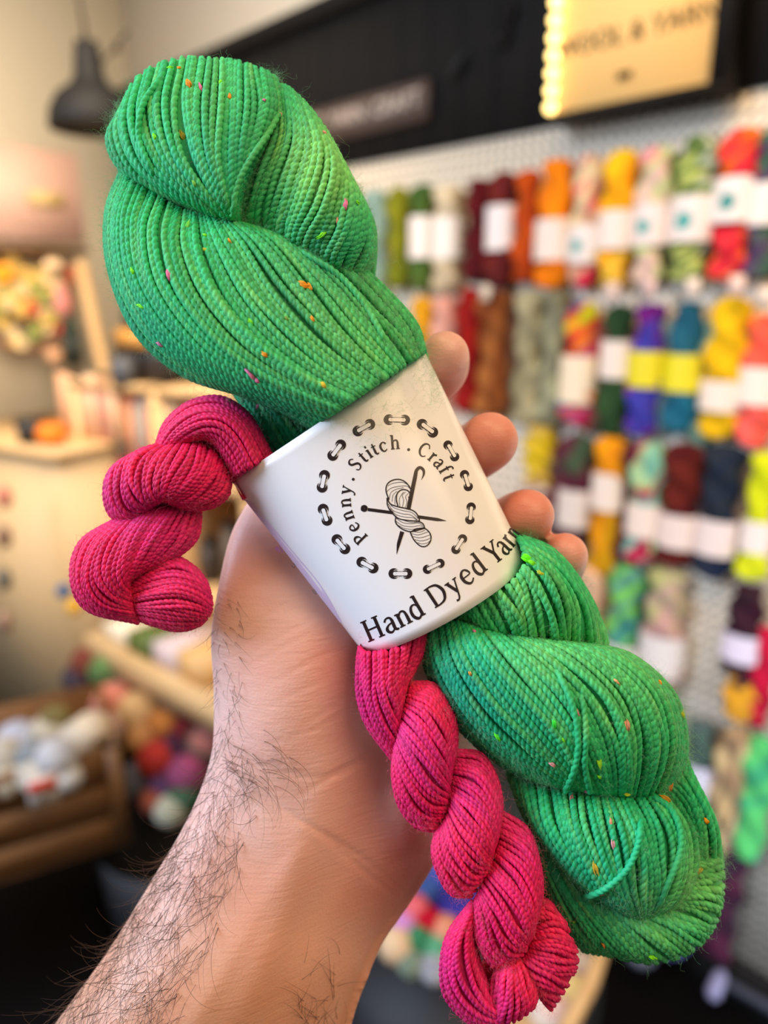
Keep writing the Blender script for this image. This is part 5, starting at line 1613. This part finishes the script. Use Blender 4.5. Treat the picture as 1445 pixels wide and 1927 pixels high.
for k, g in enumerate(([(527, 210), (505, 250), (468, 305), (446, 350), (437, 405)], [(1048, 1262), (1078, 1330), (1088, 1400), (1080, 1450), (1064, 1488)], [(1100, 1690), (1140, 1672), (1180, 1635), (1200, 1590), (1206, 1545)],
                       [(300, 150), (268, 200), (262, 262), (290, 330)], [(1092, 1300), (1102, 1370), (1100, 1440), (1110, 1490)], [(560, 470), (640, 520), (690, 580), (730, 650)], [(1240, 1700), (1280, 1600), (1268, 1530), (1225, 1495)])):
    c = catmull(g, 90)
    z = [yarn_z(*q) for q in c]
    ok = [i for i, v in enumerate(z) if v is not None]
    if len(ok) < 20:
        continue
    z = np.interp(np.arange(90), ok, [z[i] for i in ok])
    z = np.array([z[max(0, i - 6):i + 7].min() for i in range(90)])
    z = np.convolve(np.pad(z, 5, mode='edge'), np.ones(11) / 11, 'valid') - .35 + 2.2 * np.abs(np.linspace(-1, 1, 90)) ** 8
    pts = P(c[:, 0], c[:, 1], z)
    tt_, uu, bb = frames(pts)
    Lc = np.concatenate([[0], np.cumsum(np.linalg.norm(np.diff(c, axis=0), axis=1))])
    ang = np.linspace(0, 2 * np.pi, 14, endpoint=False)[None, :]
    rr = 5.9 * z[:, None] / F / 1000 * (1.05 - .42 * np.exp(-np.sin(ang - 2 * np.pi * Lc[:, None] / 24) ** 2 / .15))
    V = pts[:, None] + rr[..., None] * (np.cos(ang)[..., None] * uu[:, None] + np.sin(ang)[..., None] * bb[:, None])
    col = np.repeat(gd(c[:, 0], c[:, 1], 7 + k, np.linspace(0, 1, 90), rr_), 14, 0)
    mesh_np('loose_strand', V.reshape(-1, 3), grid_faces(90, 14, False, True), M_YARN, groot, col)

for x, y, wd, ln, ang, c in FL:
    z0 = yarn_z(x, y)
    if z0 is None:
        continue
    m = MB()
    dep = z0 - .3
    a = math.radians(ang)
    for j in range(7):
        oa = a + rr_.uniform(-.22, .22)
        ox, oy = x + rr_.uniform(-.32, .32) * wd, y + rr_.uniform(-.3, .3) * wd
        l2 = ln * rr_.uniform(.7, 1.25) / 2
        tq = np.linspace(-1, 1, 9)
        bend = rr_.uniform(-.15, .15) * ln
        qx = ox + math.cos(oa) * l2 * tq - math.sin(oa) * bend * (1 - tq ** 2)
        qy = oy + math.sin(oa) * l2 * tq + math.cos(oa) * bend * (1 - tq ** 2)
        pts = P(qx, qy, dep + .5 * tq ** 2)
        rad = max(wd, 4.5) * .27 * dep / F / 1000 * np.sqrt(np.clip(1 - tq ** 2, .02, 1))
        m.tube(pts, rad, s2l(c) * rr_.uniform(.85, 1.15), n=6)
    m.build('fleck', M_FUZZ, groot, True)

# ------------------------------------------------------------------ hand and forearm
SEC = [  # L, R (px), centre depth, front half thickness, back half thickness, tilt, hollow
    ((-250, 2390), (430, 2480), 226, 32, 28, 0, 0),
    ((-60, 2150), (560, 2230), 229, 30, 27, 0, 0),
    ((20, 2040), (628, 2090), 230, 28, 26, 0, 0),
    ((112, 1915), (664, 1925), 231, 27, 25, 0, 0),
    ((206, 1785), (690, 1850), 232, 24, 22, 0, 0),
    ((283, 1660), (722, 1775), 234, 21, 20, 1, .5),
    ((340, 1565), (765, 1712), 235, 19.5, 19, 2, 1),
    ((380, 1480), (808, 1640), 236, 19, 18, 3, 2),
    ((402, 1400), (835, 1570), 237, 19, 18, 5, 4),
    ((403, 1300), (880, 1470), 238, 18, 17, 9, 6),
    ((397, 1200), (930, 1350), 240, 17, 15, 13, 7),
    ((411, 1100), (960, 1240), 243, 16, 14, 14, 6),
    ((436, 1000), (970, 1120), 247, 14, 13, 12, 3),
    ((480, 920), (950, 1020), 250, 12, 12, 8, 0),
]
ns_, nr = 150, 96
sec = np.array([[*l, *r_, dc, hf, hb, ti, ho] for l, r_, dc, hf, hb, ti, ho in SEC], float)
secs = catmull(sec, ns_)
aa = np.linspace(0, 2 * np.pi, nr, endpoint=False)
Vh = []
for row in secs:
    lx, ly, rx, ry, dc, hf, hb, ti, ho = row
    c = np.cos(aa)
    s = np.sin(aa)
    x = (lx + rx) / 2 + c * (rx - lx) / 2
    y = (ly + ry) / 2 + c * (ry - ly) / 2
    roof = np.interp((ly + ry) / 2, [1150, 1450, 1650, 1950], [0, 2, 9, 13])
    front = np.sign(s) * abs(s) ** .92
    d = dc - np.where(s > 0, hf, hb) * front + ti * c + np.where(s > 0, ho * np.exp(-((c - .35) / .28) ** 2) + roof * np.clip(c + .08, 0, 1) ** 1.0 * np.clip(s * 3, 0, 1), 0)
    Vh.append(P(x, y, d))
Vh = np.concatenate(Vh)
hm = MB()
hm.add(Vh, grid_faces(ns_, nr, False, True))
for ring, rev in ((0, False), (ns_ - 1, True)):
    cidx = Vh[ring * nr:(ring + 1) * nr]
    cc = cidx.mean(0)
    V = np.concatenate([cidx, [cc]])
    hm.add(V, [[k, (k + 1) % nr, nr] if rev else [(k + 1) % nr, k, nr] for k in range(nr)])


def finger(chain):
    """chain of (px, py, depth, radius px)"""
    ch = np.array(chain, float)
    c = catmull(ch, 50)
    pts = P(c[:, 0], c[:, 1], c[:, 2])
    rad = c[:, 3] * c[:, 2] / F / 1000
    # round the tip
    dirn = (pts[-1] - pts[-4]); dirn /= np.linalg.norm(dirn)
    tip_r = rad[-1]
    ex, er = [], []
    for k in range(1, 13):
        a = k / 12 * math.pi / 2
        ex.append(pts[-1] + dirn * tip_r * math.sin(a)); er.append(max(tip_r * math.cos(a), 1e-5))
    pts = np.concatenate([pts[:1] - (pts[1] - pts[0]) * .01, pts, ex]); rad = np.concatenate([[1e-5], rad, er])
    V, Fa = tube_np(pts, rad, 24)
    hm.add(V, Fa)


# index, middle, ring, little finger, thumb
finger([(640, 980, 250, 60), (700, 850, 257, 58), (780, 745, 256, 54), (828, 700, 246, 50), (836, 676, 236, 48), (838, 668, 229, 45)])
finger([(760, 1010, 252, 62), (800, 920, 260, 58), (868, 866, 258, 56), (905, 842, 246, 55), (918, 832, 236, 55), (922, 828, 230, 53)])
finger([(840, 1070, 253, 60), (890, 1020, 260, 56), (945, 995, 257, 54), (975, 978, 246, 53), (988, 972, 237, 52), (993, 970, 230, 50)])
finger([(900, 1180, 252, 54), (965, 1140, 258, 50), (1028, 1100, 256, 46), (1052, 1070, 247, 45), (1060, 1052, 238, 45), (1063, 1045, 231, 43)])
finger([(520, 1120, 242, 80), (560, 980, 248, 66), (620, 860, 252, 58), (665, 770, 254, 54), (690, 700, 254, 48)])
raw = hm.build('tmp_hand', M_SKIN)
rm = raw.modifiers.new('r', 'REMESH'); rm.mode = 'VOXEL'; rm.voxel_size = 0.0011; rm.adaptivity = 0
sm = raw.modifiers.new('s', 'SMOOTH'); sm.factor = .5; sm.iterations = 9
dg = bpy.context.evaluated_depsgraph_get()
dg.update()
me = bpy.data.meshes.new_from_object(raw.evaluated_get(dg))
nv = len(me.vertices)
co = np.empty(nv * 3, np.float32); me.vertices.foreach_get('co', co)
Vw = co.reshape(-1, 3).astype(float) + np.array(raw.location)
nf = len(me.polygons)
li = np.empty(len(me.loops), np.int32); me.loops.foreach_get('vertex_index', li)
ltot = np.empty(nf, np.int32); me.polygons.foreach_get('loop_total', ltot)
no = np.empty(nv * 3, np.float32); me.vertices.foreach_get('normal', no); no = no.reshape(-1, 3)
lst = np.concatenate([[0], np.cumsum(ltot)[:-1]])
F4 = np.stack([li[lst[ltot == 4] + k] for k in range(4)], -1)
F3 = np.stack([li[lst[ltot == 3] + k] for k in range(3)], -1) if (ltot == 3).any() else None
bpy.data.objects.remove(raw)
# creases and soft relief
pxh, pyh = proj(Vw)
vdir = RM @ np.array([0, 0, 1.0])
facing = (no @ vdir) > 0.0
CRE = [  # polyline, depth mm, width px
    ([(505, 1500), (560, 1540), (620, 1575), (690, 1620), (760, 1682)], .55, 5),
    ([(590, 1560), (640, 1600), (700, 1650), (750, 1690)], .35, 6),
    ([(560, 1500), (610, 1470), (660, 1440), (720, 1430)], .4, 6),
    ([(530, 1450), (590, 1462), (650, 1450), (700, 1400)], .3, 5),
    ([(450, 1190), (500, 1160), (560, 1120)], .25, 3.5), ([(470, 1230), (540, 1190), (600, 1160)], .22, 3),
    ([(500, 1290), (570, 1250), (640, 1215)], .22, 3), ([(480, 1340), (560, 1300), (640, 1260)], .2, 3),
    ([(500, 1395), (590, 1370), (670, 1330)], .25, 3.5), ([(460, 1260), (520, 1225), (600, 1180)], .18, 3),
    ([(560, 1370), (620, 1330), (670, 1290)], .22, 3.5), ([(440, 1120), (500, 1090), (540, 1060)], .2, 3)]
disp = np.zeros(nv)
for pl, dp, wd in CRE:
    c = catmull(pl, 40)
    m_ = facing & (pxh > c[:, 0].min() - 25) & (pxh < c[:, 0].max() + 25) & (pyh > c[:, 1].min() - 25) & (pyh < c[:, 1].max() + 25)
    ii = np.where(m_)[0]
    dd = np.sqrt(((pxh[ii, None] - c[None, :, 0]) ** 2 + (pyh[ii, None] - c[None, :, 1]) ** 2))
    k = dd.argmin(1)
    fade = np.sin(np.pi * (k + 2) / 43)
    disp[ii] -= 1.1 * dp * fade * np.exp(-(dd.min(1) / wd) ** 2)


def bump_line(pl, h, wd):
    c = catmull(pl, 60)
    ii = np.where(facing)[0]
    dd = np.sqrt(((pxh[ii, None] - c[None, :, 0]) ** 2 + (pyh[ii, None] - c[None, :, 1]) ** 2))
    k = dd.argmin(1)
    fade = np.clip(np.sin(np.pi * (k + 2) / 63), 0, 1) ** .5
    disp[ii] += h * fade * np.exp(-(dd.min(1) / wd) ** 2)


bump_line([(575, 1580), (545, 1680), (500, 1800), (450, 1927)], 1.6, 36)      # tendons of the wrist
bump_line([(650, 1640), (610, 1740), (575, 1850), (540, 1960)], 0.9, 26)
bump_line([(500, 1440), (530, 1350), (560, 1250), (570, 1150)], 3.2, 85)      # ball of the thumb
bump_line([(790, 1600), (770, 1540), (770, 1480)], 2.5, 50)                  # heel of the hand
bump_line([(470, 1520), (500, 1560), (540, 1600)], 1.0, 40)
Vw = Vw + no * (disp / 1000)[:, None]
# skin tone: redder at the palm heel and fingertips, forearm shading painted in orange
base_c = s2l((226, 184, 172))
red = s2l((214, 132, 112))
tan = s2l((206, 146, 100))  # orange of the shaded forearm, put into the skin colour
pr = np.zeros(nv)
for cx_, cy_, rd, am in ((770, 1560, 110, .7), (880, 860, 190, .75), (1010, 990, 150, .75), (640, 1230, 90, .5), (480, 1040, 90, .35), (720, 1700, 60, .25)):
    pr += am * np.exp(-((pxh - cx_) ** 2 + (pyh - cy_) ** 2) / rd ** 2)
pr = np.clip(pr, 0, .85)[:, None]
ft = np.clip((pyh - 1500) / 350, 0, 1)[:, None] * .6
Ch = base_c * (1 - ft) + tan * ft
Ch = Ch * (1 - pr) + red * pr
root = empty('person', P(560, 1500, 236), 'bare left hand and hairy forearm of a person gripping the two yarn skeins', 'person')
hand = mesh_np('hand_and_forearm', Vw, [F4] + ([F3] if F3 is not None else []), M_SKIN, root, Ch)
HB = BVHTree.FromPolygons([tuple(v) for v in Vw], [tuple(int(i) for i in f) for f in F4])

# arm hair: curved, tapering fibres rooted in the skin
hr = np.random.default_rng(11)
LEFT = np.array([(400, 1110), (398, 1200), (403, 1300), (402, 1400), (380, 1480), (340, 1565), (283, 1660), (206, 1785), (112, 1915), (20, 2040)], float)


def left_at(y):
    return np.interp(y, LEFT[:, 1], LEFT[:, 0])


Vs, Fs, nh = [], [], 0


def add_hair(x, y, ang, ln, curl, wpx=1.0):
    global nh
    h = HB.ray_cast(CAMV, Vector(ray(x, y)).normalized())
    if h[0] is None:
        return
    pt = np.array(h[0]); d0 = -((pt - CAM) @ RM)[2] * 1000
    n = 12
    t = np.linspace(0, 1, n)
    a = ang + curl * t ** 1.2
    dx = np.concatenate([[0], np.cumsum(np.cos(a[:-1]) * ln / (n - 1))])
    dy = np.concatenate([[0], np.cumsum(np.sin(a[:-1]) * ln / (n - 1))])
    lift = hr.uniform(1.2, 4.5) * np.sin(t * hr.uniform(1.3, 2.8)) * ln / 90
    dep = d0 - lift
    # follow the skin so that no hair dives into the arm
    for k in range(1, n):
        hh = HB.ray_cast(CAMV, Vector(ray(x + dx[k], y + dy[k])).normalized())
        if hh[0] is not None:
            ds = -((np.array(hh[0]) - CAM) @ RM)[2] * 1000
            dep[k] = min(ds - .25 - abs(lift[k]), dep[k]) if ds < d0 + 4 else dep[k]
    c = P(x + dx, y + dy, dep)
    tt_, u, b_ = frames(c)
    rad = wpx * .5 * d0 / F / 1000 * (1 - .75 * t)
    aa_ = np.array([0, 2.09, 4.19])
    V = c[:, None] + rad[:, None, None] * (np.cos(aa_)[None, :, None] * u[:, None] + np.sin(aa_)[None, :, None] * b_[:, None])
    Vs.append(V.reshape(-1, 3)); Fs.append(grid_faces(n, 3, False, True) + nh); nh += n * 3


for k in range(1250):
    y = 1990 - hr.power(1.7) * 0 - (hr.random() ** 1.0) * 880
    dens = np.interp(y, [1110, 1250, 1400, 1500, 1650, 1990], [.08, .16, .32, .62, .9, 1])
    if hr.random() > dens:
        continue
    band_w = np.interp(y, [1110, 1400, 1480, 1600, 1800, 1990], [50, 55, 110, 150, 190, 260])
    u = hr.random() ** 1.5
    x = left_at(y) + 3 + u * band_w
    down = np.interp(y, [1110, 1400, 1990], [.25, .62, .70]) * math.pi
    ang = down + hr.normal() * .38
    if u < .25 and hr.random() < .6:
        ang = hr.normal() * .3 + math.pi * np.interp(y, [1110, 1400, 1990], [.8, .72, .72])
    ln = np.interp(y, [1110, 1350, 1480, 1990], [30, 50, 90, 125]) * hr.uniform(.45, 1.4)
    add_hair(x, y, ang, ln, hr.normal() * .9 + hr.choice([-.5, .7]), hr.uniform(.6, 1.15))
for k in range(34):     # the tuft of long curls at the wrist
    add_hair(470 + hr.normal() * 35, 1450 + hr.normal() * 28, .3 + hr.normal() * .35, hr.uniform(60, 120), hr.uniform(.9, 2.3), hr.uniform(.8, 1.2))
for k in range(38):     # sparse hairs at the inner side
    add_hair(hr.uniform(560, 655), 1940 - abs(hr.normal()) * 60 + 10, -2.0 + hr.normal() * .7, hr.uniform(30, 75), hr.normal() * .6, hr.uniform(.7, 1.1))
o = mesh_np('arm_hair', np.concatenate(Vs), np.concatenate(Fs), M_HAIR, root)
o['kind'] = 'stuff'
for o in bpy.data.objects:
    if '_org' in o:
        del o['_org']
